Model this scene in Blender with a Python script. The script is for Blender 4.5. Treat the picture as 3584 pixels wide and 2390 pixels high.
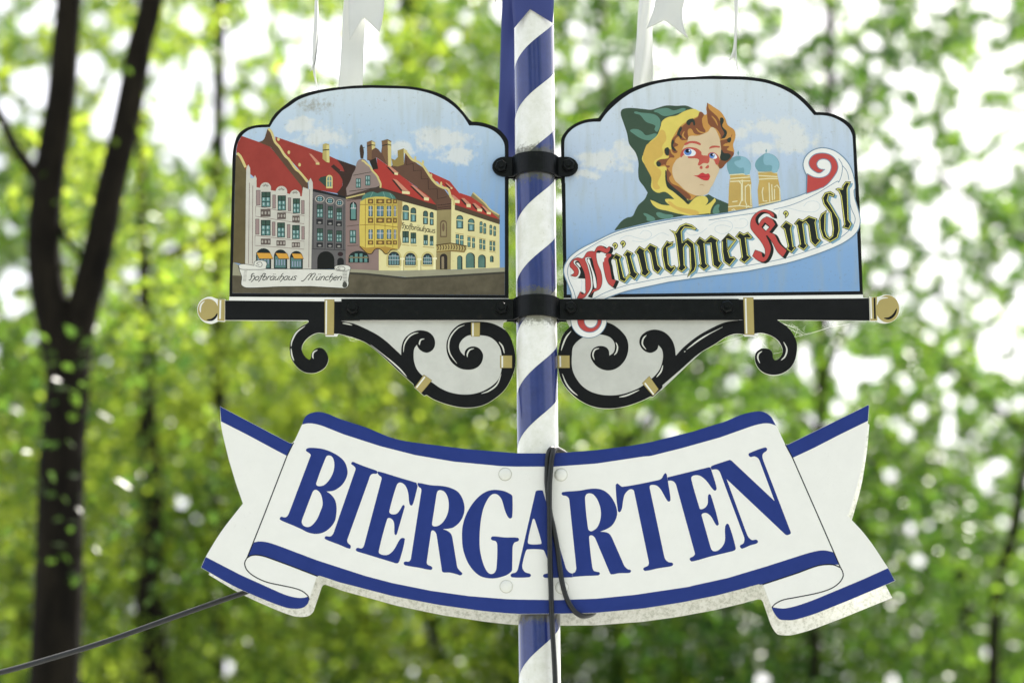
import bpy, math, random
import numpy as np
from mathutils import Vector, Matrix
from mathutils.geometry import tessellate_polygon

scene = bpy.context.scene
for o in list(bpy.data.objects):
    bpy.data.objects.remove(o)
R = math.radians
random.seed(7)
rng = np.random.default_rng(11)

# ------------------------------------------------------------------ camera
PITCH = R(15.0)
DIST = 7.66                       # metres from the lens to the sign, 110 mm lens
ZC = 3.65
CAM = Vector((0.0, -DIST * math.cos(PITCH), ZC - DIST * math.sin(PITCH)))
cam_data = bpy.data.cameras.new('camera')
cam = bpy.data.objects.new('camera', cam_data)
scene.collection.objects.link(cam)
cam.location = CAM
cam.rotation_euler = (R(90) + PITCH, 0, 0)
cam_data.sensor_width = 36.0
cam_data.lens = 110.0
cam_data.clip_start = 0.05
cam_data.clip_end = 2000
cam_data.dof.use_dof = True
cam_data.dof.focus_distance = DIST - 0.02
cam_data.dof.aperture_fstop = 2.1
scene.camera = cam

# ------------------------------------------------------------------ world, sun, exposure
SUN_EL, SUN_AZ = R(48), R(27)     # azimuth from +Y (behind the trees) towards +X
world = bpy.data.worlds.new('World')
scene.world = world
world.use_nodes = True
wn = world.node_tree
for n in list(wn.nodes):
    wn.nodes.remove(n)
sky = wn.nodes.new('ShaderNodeTexSky')
sky.sky_type = 'NISHITA'
sky.sun_disc = False
sky.sun_elevation = SUN_EL
sky.sun_rotation = SUN_AZ
sky.air_density = 0.8
sky.dust_density = 5.0
sky.ozone_density = 0.6
bgn = wn.nodes.new('ShaderNodeBackground')
bgn.inputs['Strength'].default_value = 0.10
won = wn.nodes.new('ShaderNodeOutputWorld')
veil = wn.nodes.new('ShaderNodeMix'); veil.data_type = 'RGBA'      # thin high cloud over the whole sky
veil.inputs[0].default_value = 0.35; veil.inputs[7].default_value = (8.9, 8.9, 8.8, 1)
wn.links.new(sky.outputs[0], veil.inputs[6])
wn.links.new(veil.outputs[2], bgn.inputs[0])
wn.links.new(bgn.outputs[0], won.inputs[0])

sun_data = bpy.data.lights.new('sun', 'SUN')
sun_data.energy = 5.0
sun_data.angle = R(0.5)
sun_data.color = (1.0, 0.95, 0.87)
sun = bpy.data.objects.new('sun', sun_data)
scene.collection.objects.link(sun)
sdir = Vector((math.sin(SUN_AZ) * math.cos(SUN_EL), math.cos(SUN_AZ) * math.cos(SUN_EL), math.sin(SUN_EL)))
sun.rotation_euler = sdir.to_track_quat('Z', 'Y').to_euler()

scene.view_settings.view_transform = 'Standard'
scene.view_settings.look = 'None'
scene.view_settings.exposure = 1.45
scene.view_settings.gamma = 1.0
scene.view_settings.use_curve_mapping = False
scene.render.engine = 'CYCLES'
scene.cycles.max_bounces = 8
scene.cycles.transparent_max_bounces = 8

# ------------------------------------------------------------------ pixel of the photo -> point on the plane Y
FPX = 110.0 / 36.0 * 3584
CP, SP = math.cos(PITCH), math.sin(PITCH)
def W(px, py, Y=0.0):
    a = (px - 1792.0) / FPX
    b = -(py - 1195.0) / FPX
    d = Vector((a, CP - b * SP, SP + b * CP))
    t = (Y - CAM.y) / d.y
    return CAM + d * t
def WD(px, py, depth):
    """point at a given horizontal distance from the camera; px, py in the 2351-wide overview"""
    return W(px * 1.5245, py * 1.5245, CAM.y + depth)

TILES = {}
def _t(names, s, pos):
    for n, (x, y) in zip(names.split(), pos):
        TILES[n] = (x, y, s)
_t('A1 A2 A3 A4', 3.9192, [(780, 280), (1280, 280), (780, 640), (1280, 640)])
_t('B1 B2 B3 B4', 3.7333, [(1940, 240), (2480, 240), (1940, 640), (2480, 640)])
_t('C1 C2 C3 C4 C5 C6', 4.9, [(1000, 0), (1660, 0), (2140, 0), (1660, 320), (1660, 960), (1660, 1280)])
_t('D1 D2 D3 D4', 3.5637, [(660, 1000), (1240, 1000), (1940, 1000), (2540, 1000)])
_t('E1 E2 E3 E4 E5 E6', 3.7333, [(680, 1380), (680, 1780), (1240, 1560), (1240, 1860), (1820, 1560), (1820, 1960)])
_t('F1 F2 F3 F4', 3.7333, [(2280, 1380), (2280, 1700), (2620, 1380), (2620, 1860)])
_t('S', 1.0, [(0, 0)])
_t('O', 0.65596, [(0, 0)])
def P(s):
    out = []; t = TILES['S']
    for tok in s.split():
        if tok in TILES:
            t = TILES[tok]; continue
        c = tok.endswith('c')
        x, y = tok.rstrip('c').split(',')
        out.append((t[0] + float(x) / t[2], t[1] + float(y) / t[2], c))
    return out
def smooth(pts, closed=True, n=5):
    """Hermite curve through traced points; points flagged c stay corners"""
    m = len(pts); out = []
    P2 = [Vector((p[0], p[1])) for p in pts]
    def tan(i):
        a = P2[(i - 1) % m] if (closed or i > 0) else P2[i]
        b = P2[(i + 1) % m] if (closed or i < m - 1) else P2[i]
        v = b - a
        return v.normalized() if v.length > 1e-9 else Vector((0, 0))
    rng_ = range(m) if closed else range(m - 1)
    for i in rng_:
        j = (i + 1) % m
        p, q = P2[i], P2[j]
        L = (q - p).length
        if L < 1e-6: continue
        ch = (q - p) / L
        t0 = ch if (len(pts[i]) > 2 and pts[i][2]) else tan(i)
        t1 = ch if (len(pts[j]) > 2 and pts[j][2]) else tan(j)
        if t0.dot(ch) < 0.15: t0 = (t0 + ch).normalized()
        if t1.dot(ch) < 0.15: t1 = (t1 + ch).normalized()
        k = 1 if (t0.dot(ch) > .999 and t1.dot(ch) > .999) else n
        for s_ in range(k):
            u = s_ / k; u2 = u * u; u3 = u2 * u
            v = (2*u3 - 3*u2 + 1) * p + (u3 - 2*u2 + u) * L * t0 + (-2*u3 + 3*u2) * q + (u3 - u2) * L * t1
            out.append((v.x, v.y))
    if not closed: out.append((P2[-1].x, P2[-1].y))
    return out
def S(s, n=5): return smooth(P(s), True, n)
def Ln(s): return [(p[0], p[1]) for p in P(s)]
def So(s, n=6): return smooth(P(s), False, n)
def box(tile, x0, y0, x1, y1):
    t = TILES[tile]
    f = lambda x, y: (t[0] + x / t[2], t[1] + y / t[2])
    return [f(x0, y0), f(x1, y0), f(x1, y1), f(x0, y1)]
def arch(tile, x0, y0, x1, y1, sh=0.0):
    """round-headed opening; sh slopes the sill"""
    t = TILES[tile]; r = (x1 - x0) / 2; cx = (x0 + x1) / 2
    ry = min(r, (y1 - y0) * .6)
    pts = [(x0, y1)] + [(cx - r * math.cos(a), y0 + ry - ry * math.sin(a)) for a in [math.pi * k / 10 for k in range(11)]] + [(x1, y1 + sh)]
    return [(t[0] + x / t[2], t[1] + y / t[2]) for x, y in pts]
def ell(tile, cx, cy, rx, ry=None, n=22):
    t = TILES[tile]; ry = ry or rx
    return [(t[0] + (cx + rx * math.cos(2*math.pi*k/n)) / t[2], t[1] + (cy + ry * math.sin(2*math.pi*k/n)) / t[2]) for k in range(n)]
def area2(p):
    return sum(p[i][0] * p[(i+1) % len(p)][1] - p[(i+1) % len(p)][0] * p[i][1] for i in range(len(p)))
def inset(pts, d):
    """offset a closed outline inwards (d > 0) or outwards (d < 0)"""
    n = len(pts); s = 1 if area2(pts) > 0 else -1
    out = []
    for i in range(n):
        a, b, c = Vector(pts[i-1][:2]), Vector(pts[i][:2]), Vector(pts[(i+1) % n][:2])
        e1, e2 = (b - a), (c - b)
        if e1.length < 1e-6 or e2.length < 1e-6:
            out.append((b.x, b.y)); continue
        e1.normalize(); e2.normalize()
        n1 = Vector((-e1.y, e1.x)) * s; n2 = Vector((-e2.y, e2.x)) * s
        m = n1 + n2
        if m.length < 1e-3: m = n1
        m.normalize()
        k = d / max(0.45, m.dot(n1))
        v = b + m * k
        out.append((v.x, v.y))
    return out
def shift(pts, dx, dy): return [(p[0] + dx, p[1] + dy) for p in pts]

# ------------------------------------------------------------------ materials
def lin(c):
    c = c / 255.0
    return c / 12.92 if c <= 0.04045 else ((c + 0.055) / 1.055) ** 2.4
def rgb(r, g, b, k=1.0): return (lin(r) * k, lin(g) * k, lin(b) * k, 1.0)
_m = {}
def new_mat(name):
    m = bpy.data.materials.new(name); m.use_nodes = True
    nt = m.node_tree
    b = nt.nodes['Principled BSDF']
    return m, nt, b
def N(nt, typ, **kw):
    n = nt.nodes.new(typ)
    for k, v in kw.items():
        if hasattr(n, k): setattr(n, k, v)
        else: n.inputs[k].default_value = v
    return n
def geo_pos(nt):
    tc = nt.nodes.new('ShaderNodeNewGeometry')
    return tc.outputs['Position']
def ramp(nt, fac, stops):
    r = nt.nodes.new('ShaderNodeValToRGB')
    e = r.color_ramp.elements
    while len(e) < len(stops): e.new(0.5)
    for el, (p, c) in zip(e, stops):
        el.position = p; el.color = c if len(c) == 4 else (*c, 1)
    nt.links.new(fac, r.inputs[0])
    return r.outputs[0]
def mixc(nt, fac, a, b, typ='MIX'):
    m = nt.nodes.new('ShaderNodeMix'); m.data_type = 'RGBA'; m.blend_type = typ
    for i, v in ((0, fac), (6, a), (7, b)):
        if hasattr(v, 'is_linked') or hasattr(v, 'links'): nt.links.new(v, m.inputs[i])
        else: m.inputs[i].default_value = v
    return m.outputs[2]
def noise(nt, scale, detail=3, rough=.55, vec=None, sc=None):
    n = nt.nodes.new('ShaderNodeTexNoise')
    n.inputs['Scale'].default_value = scale; n.inputs['Detail'].default_value = detail; n.inputs['Roughness'].default_value = rough
    v = vec or geo_pos(nt)
    if sc:
        mp = nt.nodes.new('ShaderNodeMapping'); mp.inputs['Scale'].default_value = sc
        nt.links.new(v, mp.inputs[0]); v = mp.outputs[0]
    nt.links.new(v, n.inputs['Vector'])
    return n.outputs['Fac']
def paint(r, g, b, rough=.42, dirt=.25, spots=0.0, coat=0.0):
    """printed or painted colour with faint mottling and specks of dirt"""
    key = (r, g, b, rough, dirt, spots, coat)
    if key in _m: return _m[key]
    m, nt, bs = new_mat('paint_%d_%d_%d' % (r, g, b))
    col = rgb(r, g, b)
    f = noise(nt, 22, 4, .65)
    dark = tuple(c * (1 - .22 * dirt) for c in col[:3]) + (1,)
    lite = tuple(min(1, c * (1 + .10 * dirt) + .006 * dirt) for c in col[:3]) + (1,)
    c = ramp(nt, f, [(.3, dark), (.7, lite)])
    if spots:
        s = noise(nt, 160, 3, .7)
        k = ramp(nt, s, [(.62, (0, 0, 0)), (.74, (spots, spots, spots))])
        big = noise(nt, 9, 3, .6)
        k2 = ramp(nt, big, [(.42, (0, 0, 0)), (.62, (1, 1, 1))])
        mm = nt.nodes.new('ShaderNodeMath'); mm.operation = 'MULTIPLY'
        nt.links.new(k, mm.inputs[0]); nt.links.new(k2, mm.inputs[1])
        c = mixc(nt, mm.outputs[0], c, rgb(104, 96, 66))
    nt.links.new(c, bs.inputs['Base Color'])
    bs.inputs['Roughness'].default_value = rough
    bs.inputs['Specular IOR Level'].default_value = .2
    bs.inputs['Coat Weight'].default_value = coat
    bs.inputs['Coat Roughness'].default_value = .12
    _m[key] = m
    return m
def mat_print_sky(name, ztop, zbot, clouds, rows, grime_shade=None):
    """printed sky of the sign pictures: colour bands by height plus soft clouds (ink, not light)"""
    m, nt, bs = new_mat(name)
    pos = geo_pos(nt)
    sx = nt.nodes.new('ShaderNodeSeparateXYZ'); nt.links.new(pos, sx.inputs[0])
    mr = nt.nodes.new('ShaderNodeMapRange'); mr.inputs[1].default_value = zbot; mr.inputs[2].default_value = ztop
    nt.links.new(sx.outputs[2], mr.inputs[0])
    c = ramp(nt, mr.outputs[0], rows)
    nz = noise(nt, 30, 5, .62)
    tot = None
    for (cx, cz, rx, rz) in clouds:
        sub = nt.nodes.new('ShaderNodeVectorMath'); sub.operation = 'SUBTRACT'
        nt.links.new(pos, sub.inputs[0]); sub.inputs[1].default_value = (cx, 0, cz)
        mul = nt.nodes.new('ShaderNodeVectorMath'); mul.operation = 'MULTIPLY'
        nt.links.new(sub.outputs[0], mul.inputs[0]); mul.inputs[1].default_value = (1 / rx, 0, 1 / rz)
        ln = nt.nodes.new('ShaderNodeVectorMath'); ln.operation = 'LENGTH'
        nt.links.new(mul.outputs[0], ln.inputs[0])
        inv = nt.nodes.new('ShaderNodeMath'); inv.operation = 'SUBTRACT'; inv.inputs[0].default_value = 1.0
        nt.links.new(ln.outputs['Value'], inv.inputs[1])
        if tot is None: tot = inv.outputs[0]
        else:
            mx = nt.nodes.new('ShaderNodeMath'); mx.operation = 'MAXIMUM'
            nt.links.new(tot, mx.inputs[0]); nt.links.new(inv.outputs[0], mx.inputs[1]); tot = mx.outputs[0]
    s1 = nt.nodes.new('ShaderNodeMath'); s1.operation = 'MULTIPLY_ADD'
    nt.links.new(nz, s1.inputs[0]); s1.inputs[1].default_value = 2.6
    nt.links.new(tot, s1.inputs[2])
    k = ramp(nt, s1.outputs[0], [(0, (0, 0, 0)), (1, (1, 1, 1))])
    mr2 = nt.nodes.new('ShaderNodeMapRange'); mr2.inputs[1].default_value = 1.36; mr2.inputs[2].default_value = 1.82
    nt.links.new(s1.outputs[0], mr2.inputs[0])
    mk = nt.nodes.new('ShaderNodeMath'); mk.operation = 'MULTIPLY'; mk.inputs[1].default_value = .8
    nt.links.new(mr2.outputs[0], mk.inputs[0])
    c = mixc(nt, mk.outputs[0], c, rgb(216, 219, 214))
    # dirt: specks and vertical runs
    s = noise(nt, 130, 4, .75)
    kk = ramp(nt, s, [(.60, (0, 0, 0)), (.78, (.55, .55, .55))])
    run = noise(nt, 40, 3, .6, None, (1, 1, .12))
    kr = ramp(nt, run, [(.5, (0, 0, 0)), (.75, (.35, .35, .35))])
    c = mixc(nt, kk, c, rgb(120, 116, 92))
    c = mixc(nt, kr, c, rgb(160, 166, 150))
    if grime_shade:
        sub = nt.nodes.new('ShaderNodeVectorMath'); sub.operation = 'SUBTRACT'; nt.links.new(pos, sub.inputs[0]); sub.inputs[1].default_value = (grime_shade[0], 0, grime_shade[1])
        mul = nt.nodes.new('ShaderNodeVectorMath'); mul.operation = 'MULTIPLY'; nt.links.new(sub.outputs[0], mul.inputs[0]); mul.inputs[1].default_value = (1 / grime_shade[2], 0, 1 / grime_shade[3])
        ln = nt.nodes.new('ShaderNodeVectorMath'); ln.operation = 'LENGTH'; nt.links.new(mul.outputs[0], ln.inputs[0])
        ma = nt.nodes.new('ShaderNodeMath'); ma.operation = 'MULTIPLY_ADD'; nt.links.new(noise(nt, 75, 5, .75), ma.inputs[0]); ma.inputs[1].default_value = 2.4
        ng = nt.nodes.new('ShaderNodeMath'); ng.operation = 'MULTIPLY'; ng.inputs[1].default_value = -1; nt.links.new(ln.outputs['Value'], ng.inputs[0])
        nt.links.new(ng.outputs[0], ma.inputs[2])
        mr3 = nt.nodes.new('ShaderNodeMapRange'); mr3.inputs[1].default_value = .75; mr3.inputs[2].default_value = 1.3; mr3.inputs[4].default_value = .7
        nt.links.new(ma.outputs[0], mr3.inputs[0])
        c = mixc(nt, mr3.outputs[0], c, rgb(142, 138, 118))
    nt.links.new(c, bs.inputs['Base Color'])
    bs.inputs['Roughness'].default_value = .45
    bs.inputs['Specular IOR Level'].default_value = .3
    return m
def mat_bare_metal():
    m, nt, bs = new_mat('oxidised_aluminium')
    a = noise(nt, 95, 6, .75)
    b = noise(nt, 110, 5, .75)
    c = ramp(nt, a, [(.38, rgb(198, 200, 190)), (.5, rgb(228, 229, 222)), (.6, rgb(238, 239, 234))])
    k = ramp(nt, b, [(.62, (0, 0, 0)), (.74, (.5, .5, .5))])
    c = mixc(nt, k, c, rgb(140, 138, 116))
    nt.links.new(c, bs.inputs['Base Color'])
    bs.inputs['Roughness'].default_value = .6
    bs.inputs['Metallic'].default_value = .1
    return m
def mat_iron():
    m, nt, bs = new_mat('black_painted_iron')
    a = noise(nt, 60, 5, .7)
    c = ramp(nt, a, [(.35, rgb(5, 7, 8)), (.6, rgb(12, 15, 16)), (.8, rgb(42, 36, 26))])
    nt.links.new(c, bs.inputs['Base Color'])
    bs.inputs['Roughness'].default_value = .34
    bs.inputs['Specular IOR Level'].default_value = .2
    bmp = nt.nodes.new('ShaderNodeBump'); bmp.inputs['Strength'].default_value = .15; bmp.inputs['Distance'].default_value = .002
    nt.links.new(noise(nt, 200, 3), bmp.inputs['Height']); nt.links.new(bmp.outputs[0], bs.inputs['Normal'])
    return m
M_IRON = mat_iron()
M_BARE = mat_bare_metal()
M_BLACK = paint(4, 7, 8, .55, .5)
M_GOLD = paint(170, 156, 98, .4, .25)
M_WHITE = paint(231, 232, 226, .42, .12, .10)
M_EDGE = paint(206, 208, 198, .5, .6, .5)
M_BLUE = paint(34, 53, 122, .4, .3)

# ------------------------------------------------------------------ objects
def tag(o, label=None, cat=None, group=None, kind=None):
    if label: o['label'] = label
    if cat: o['category'] = cat
    if group: o['group'] = group
    if kind: o['kind'] = kind
    return o
def empty(name, loc, label=None, cat=None, group=None):
    o = bpy.data.objects.new(name, None)
    o.empty_display_size = .1
    scene.collection.objects.link(o)
    o.location = loc
    return tag(o, label, cat, group)
def origin(parent):
    v = Vector((0, 0, 0))
    while parent is not None:
        v += parent.location; parent = parent.parent
    return v
def mesh_obj(name, verts, faces, mats, parent=None, midx=None, smooth_=False):
    """one mesh object; verts are world positions"""
    off = origin(parent)
    me = bpy.data.meshes.new(name)
    me.from_pydata([tuple(Vector(v) - off) for v in verts], [], faces)
    for m in mats: me.materials.append(m)
    if midx: me.polygons.foreach_set('material_index', midx)
    if smooth_: me.polygons.foreach_set('use_smooth', [True] * len(me.polygons))
    me.update()
    o = bpy.data.objects.new(name, me)
    scene.collection.objects.link(o)
    if parent: o.parent = parent
    return o
LAY = 7e-5
class Art:
    """flat print: coloured shapes stacked as ink films 0.07 mm apart on a sign face"""
    def __init__(s, Y): s.Y = Y; s.v = []; s.f = []; s.mi = []; s.mats = []; s.k = 0
    def mi_(s, m):
        if m not in s.mats: s.mats.append(m)
        return s.mats.index(m)
    def poly(s, pts, mat, layer, holes=()):
        s.k += 1
        Y = s.Y - layer * LAY - (s.k % 12) * 4e-6
        loops = [[Vector((p[0], -p[1], 0)) for p in lp] for lp in [pts] + list(holes)]
        tris = tessellate_polygon(loops)
        base = len(s.v)
        for lp in loops:
            for q in lp: s.v.append(W(q.x, -q.y, Y))
        i = s.mi_(mat)
        for t in tris:
            s.f.append((base + t[0], base + t[1], base + t[2])); s.mi.append(i)
    def stroke(s, pts, w, mat, layer, taper=False):
        s.k += 1
        Y = s.Y - layer * LAY - (s.k % 12) * 4e-6
        P2 = [Vector(p[:2]) for p in pts]; n = len(P2); base = len(s.v)
        for i, p in enumerate(P2):
            d = (P2[min(i+1, n-1)] - P2[max(i-1, 0)])
            d = d.normalized() if d.length > 1e-9 else Vector((1, 0))
            nn = Vector((-d.y, d.x)) * w / 2
            if taper: nn *= max(.15, math.sin(math.pi * min(1, max(0, (i + .15) / (n - 1 + .3)))) ** .5)
            s.v.append(W(p.x + nn.x, p.y + nn.y, Y)); s.v.append(W(p.x - nn.x, p.y - nn.y, Y))
        i_ = s.mi_(mat)
        for i in range(n - 1):
            a = base + 2*i
            s.f.append((a, a+1, a+3, a+2)); s.mi.append(i_)
    def build(s, name, parent): return mesh_obj(name, s.v, s.f, s.mats, parent, s.mi)
def plate(name, pts, Yf, th, mat_face, mat_edge, parent, holes=()):
    """cut-out sheet with a front, a back and its edge"""
    loops = [pts] + list(holes)
    tris = tessellate_polygon([[Vector((p[0], -p[1], 0)) for p in lp] for lp in loops])
    v = []; f = []; mi = []
    front = []
    for lp in loops:
        for p in lp: front.append(W(p[0], p[1], Yf))
    n = len(front)
    v = front + [Vector((p.x, Yf + th, p.z)) for p in front]
    for t in tris:
        f.append(tuple(t)); mi.append(0)
        f.append((t[2] + n, t[1] + n, t[0] + n)); mi.append(1)
    b = 0
    for lp in loops:
        m = len(lp)
        for i in range(m):
            j = (i + 1) % m
            f.append((b + i, b + j, b + j + n, b + i + n)); mi.append(1)
        b += m
    return mesh_obj(name, v, f, [mat_face, mat_edge], parent, mi)
def tube(pts, radii, seg=12, cap=True):
    v = []; f = []
    P3 = [Vector(p) for p in pts]; n = len(P3)
    if not hasattr(radii, '__len__'): radii = [radii] * n
    prev = None
    for i, p in enumerate(P3):
        d = (P3[min(i+1, n-1)] - P3[max(i-1, 0)]).normalized()
        if prev is None:
            u = d.cross(Vector((0, 1, 0)))
            if u.length < .1: u = d.cross(Vector((1, 0, 0)))
        else: u = prev - d * prev.dot(d)
        u.normalize(); prev = u; w = d.cross(u)
        for k in range(seg):
            a = 2 * math.pi * k / seg
            v.append(p + (u * math.cos(a) + w * math.sin(a)) * radii[i])
    for i in range(n - 1):
        for k in range(seg):
            a = i * seg + k; b = i * seg + (k + 1) % seg
            f.append((a, b, b + seg, a + seg))
    if cap:
        f.append(tuple(range(seg))[::-1]); f.append(tuple(range((n-1) * seg, n * seg)))
    return v, f
def spline3(pts, n=8):
    P3 = [Vector(p) for p in pts]; out = []
    m = len(P3)
    for i in range(m - 1):
        p0, p1, p2, p3 = P3[max(i-1, 0)], P3[i], P3[i+1], P3[min(i+2, m-1)]
        for k in range(n):
            t = k / n
            out.append(.5 * ((2*p1) + (p2-p0)*t + (2*p0-5*p1+4*p2-p3)*t*t + (3*p1-p0-3*p2+p3)*t**3))
    out.append(P3[-1])
    return out

# ------------------------------------------------------------------ single-line letters for the small print
GLYPH = {
 'H': (.95, [[(.05,1.45),(.3,1.75),(.5,1.6)], [(.25,1.6),(.12,1.1),(.3,.6),(.2,0),(0,.1)], [(.25,.85),(.6,1.15),(.82,.8),(.78,.1),(.55,-.45)]]),
 'M': (1.5, [[(-.75,-.25),(-.4,-.2),(.45,1.75),(.35,0)], [(.4,1.0),(1.05,1.75),(.95,.1),(1.15,0)]]),
 'o': (.72, [[(.35,1),(.08,.75),(.08,.25),(.35,0),(.62,.25),(.62,.75),(.35,1)]]),
 'f': (.55, [[(.7,1.55),(.5,1.75),(.3,1.4),(.25,0),(.1,-.4)], [(.02,1),(.55,1)]]),
 'b': (.74, [[(.2,1.75),(.12,.2),(.35,0),(.62,.25),(.62,.75),(.38,1),(.15,.75)]]),
 'r': (.58, [[(.15,1),(.12,0)], [(.14,.7),(.35,1),(.58,.9)]]),
 'a': (.76, [[(.6,.9),(.35,1),(.08,.7),(.08,.2),(.3,0),(.6,.35)], [(.62,1),(.6,.1),(.75,0)]]),
 'u': (.8, [[(.12,1),(.1,.2),(.3,0),(.62,.35)], [(.66,1),(.64,.1),(.78,0)]]),
 'h': (.78, [[(.32,1.75),(.14,1.3),(.14,0)], [(.14,.7),(.42,1),(.64,.75),(.6,.1),(.4,-.45)]]),
 's': (.6, [[(.55,.9),(.3,1),(.1,.78),(.45,.45),(.5,.15),(.25,0),(.05,.1)]]),
 'n': (.8, [[(.12,1),(.12,0)], [(.14,.7),(.4,1),(.64,.8),(.62,.1),(.76,0)]]),
 'c': (.62, [[(.58,.85),(.35,1),(.08,.7),(.08,.25),(.32,0),(.56,.15)]]),
 'e': (.66, [[(.1,.5),(.55,.6),(.5,.9),(.32,1),(.08,.7),(.08,.25),(.32,0),(.58,.15)]]),
 ' ': (.9, [])}
GLYPH['\u00e4'] = (GLYPH['a'][0], GLYPH['a'][1] + [[(.22,1.45),(.26,1.6)], [(.5,1.45),(.54,1.6)]])
GLYPH['\u00fc'] = (GLYPH['u'][0], GLYPH['u'][1] + [[(.22,1.45),(.26,1.6)], [(.5,1.45),(.54,1.6)]])
def small_text(art, txt, x0, y0, x1, y1, h, slant, w, mat, lay):
    """text from (x0, y0) to (x1, y1) along its baseline, x-height h, all in photo pixels"""
    tot = sum(GLYPH[ch][0] for ch in txt); L = math.dist((x0, y0), (x1, y1)); k = L / tot
    ux, uy = (x1 - x0) / L, (y1 - y0) / L
    pos = 0
    for ch in txt:
        for stk in GLYPH[ch][1]:
            pts = []
            for (a, b) in stk:
                px = pos * k + a * k + b * h * slant
                pts.append((x0 + ux * px, y0 + uy * px - b * h, False))
            art.stroke(smooth(pts, False, 4), w, mat, lay)
        pos += GLYPH[ch][0]
# ------------------------------------------------------------------ setting: ground
def build_ground():
    m, nt, bs = new_mat('gravel_ground')
    c = ramp(nt, noise(nt, 3, 6, .7), [(.35, rgb(122, 124, 122)), (.65, rgb(152, 153, 151))])
    nt.links.new(c, bs.inputs['Base Color']); bs.inputs['Roughness'].default_value = .9
    n = 40; v = []; f = []
    v.append(Vector((0, 0, 0)))
    for r in (30, 120, 900):
        for k in range(n):
            a = 2 * math.pi * k / n
            v.append(Vector((r * math.cos(a), r * math.sin(a), 0)))
    for k in range(n): f.append((0, 1 + k, 1 + (k + 1) % n))
    for q in range(2):
        for k in range(n):
            a = 1 + q*n + k; b = 1 + q*n + (k+1) % n
            f.append((a, a + n, b + n, b))
    o = mesh_obj('ground', v, f, [m]); tag(o, kind='structure')
build_ground()

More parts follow.
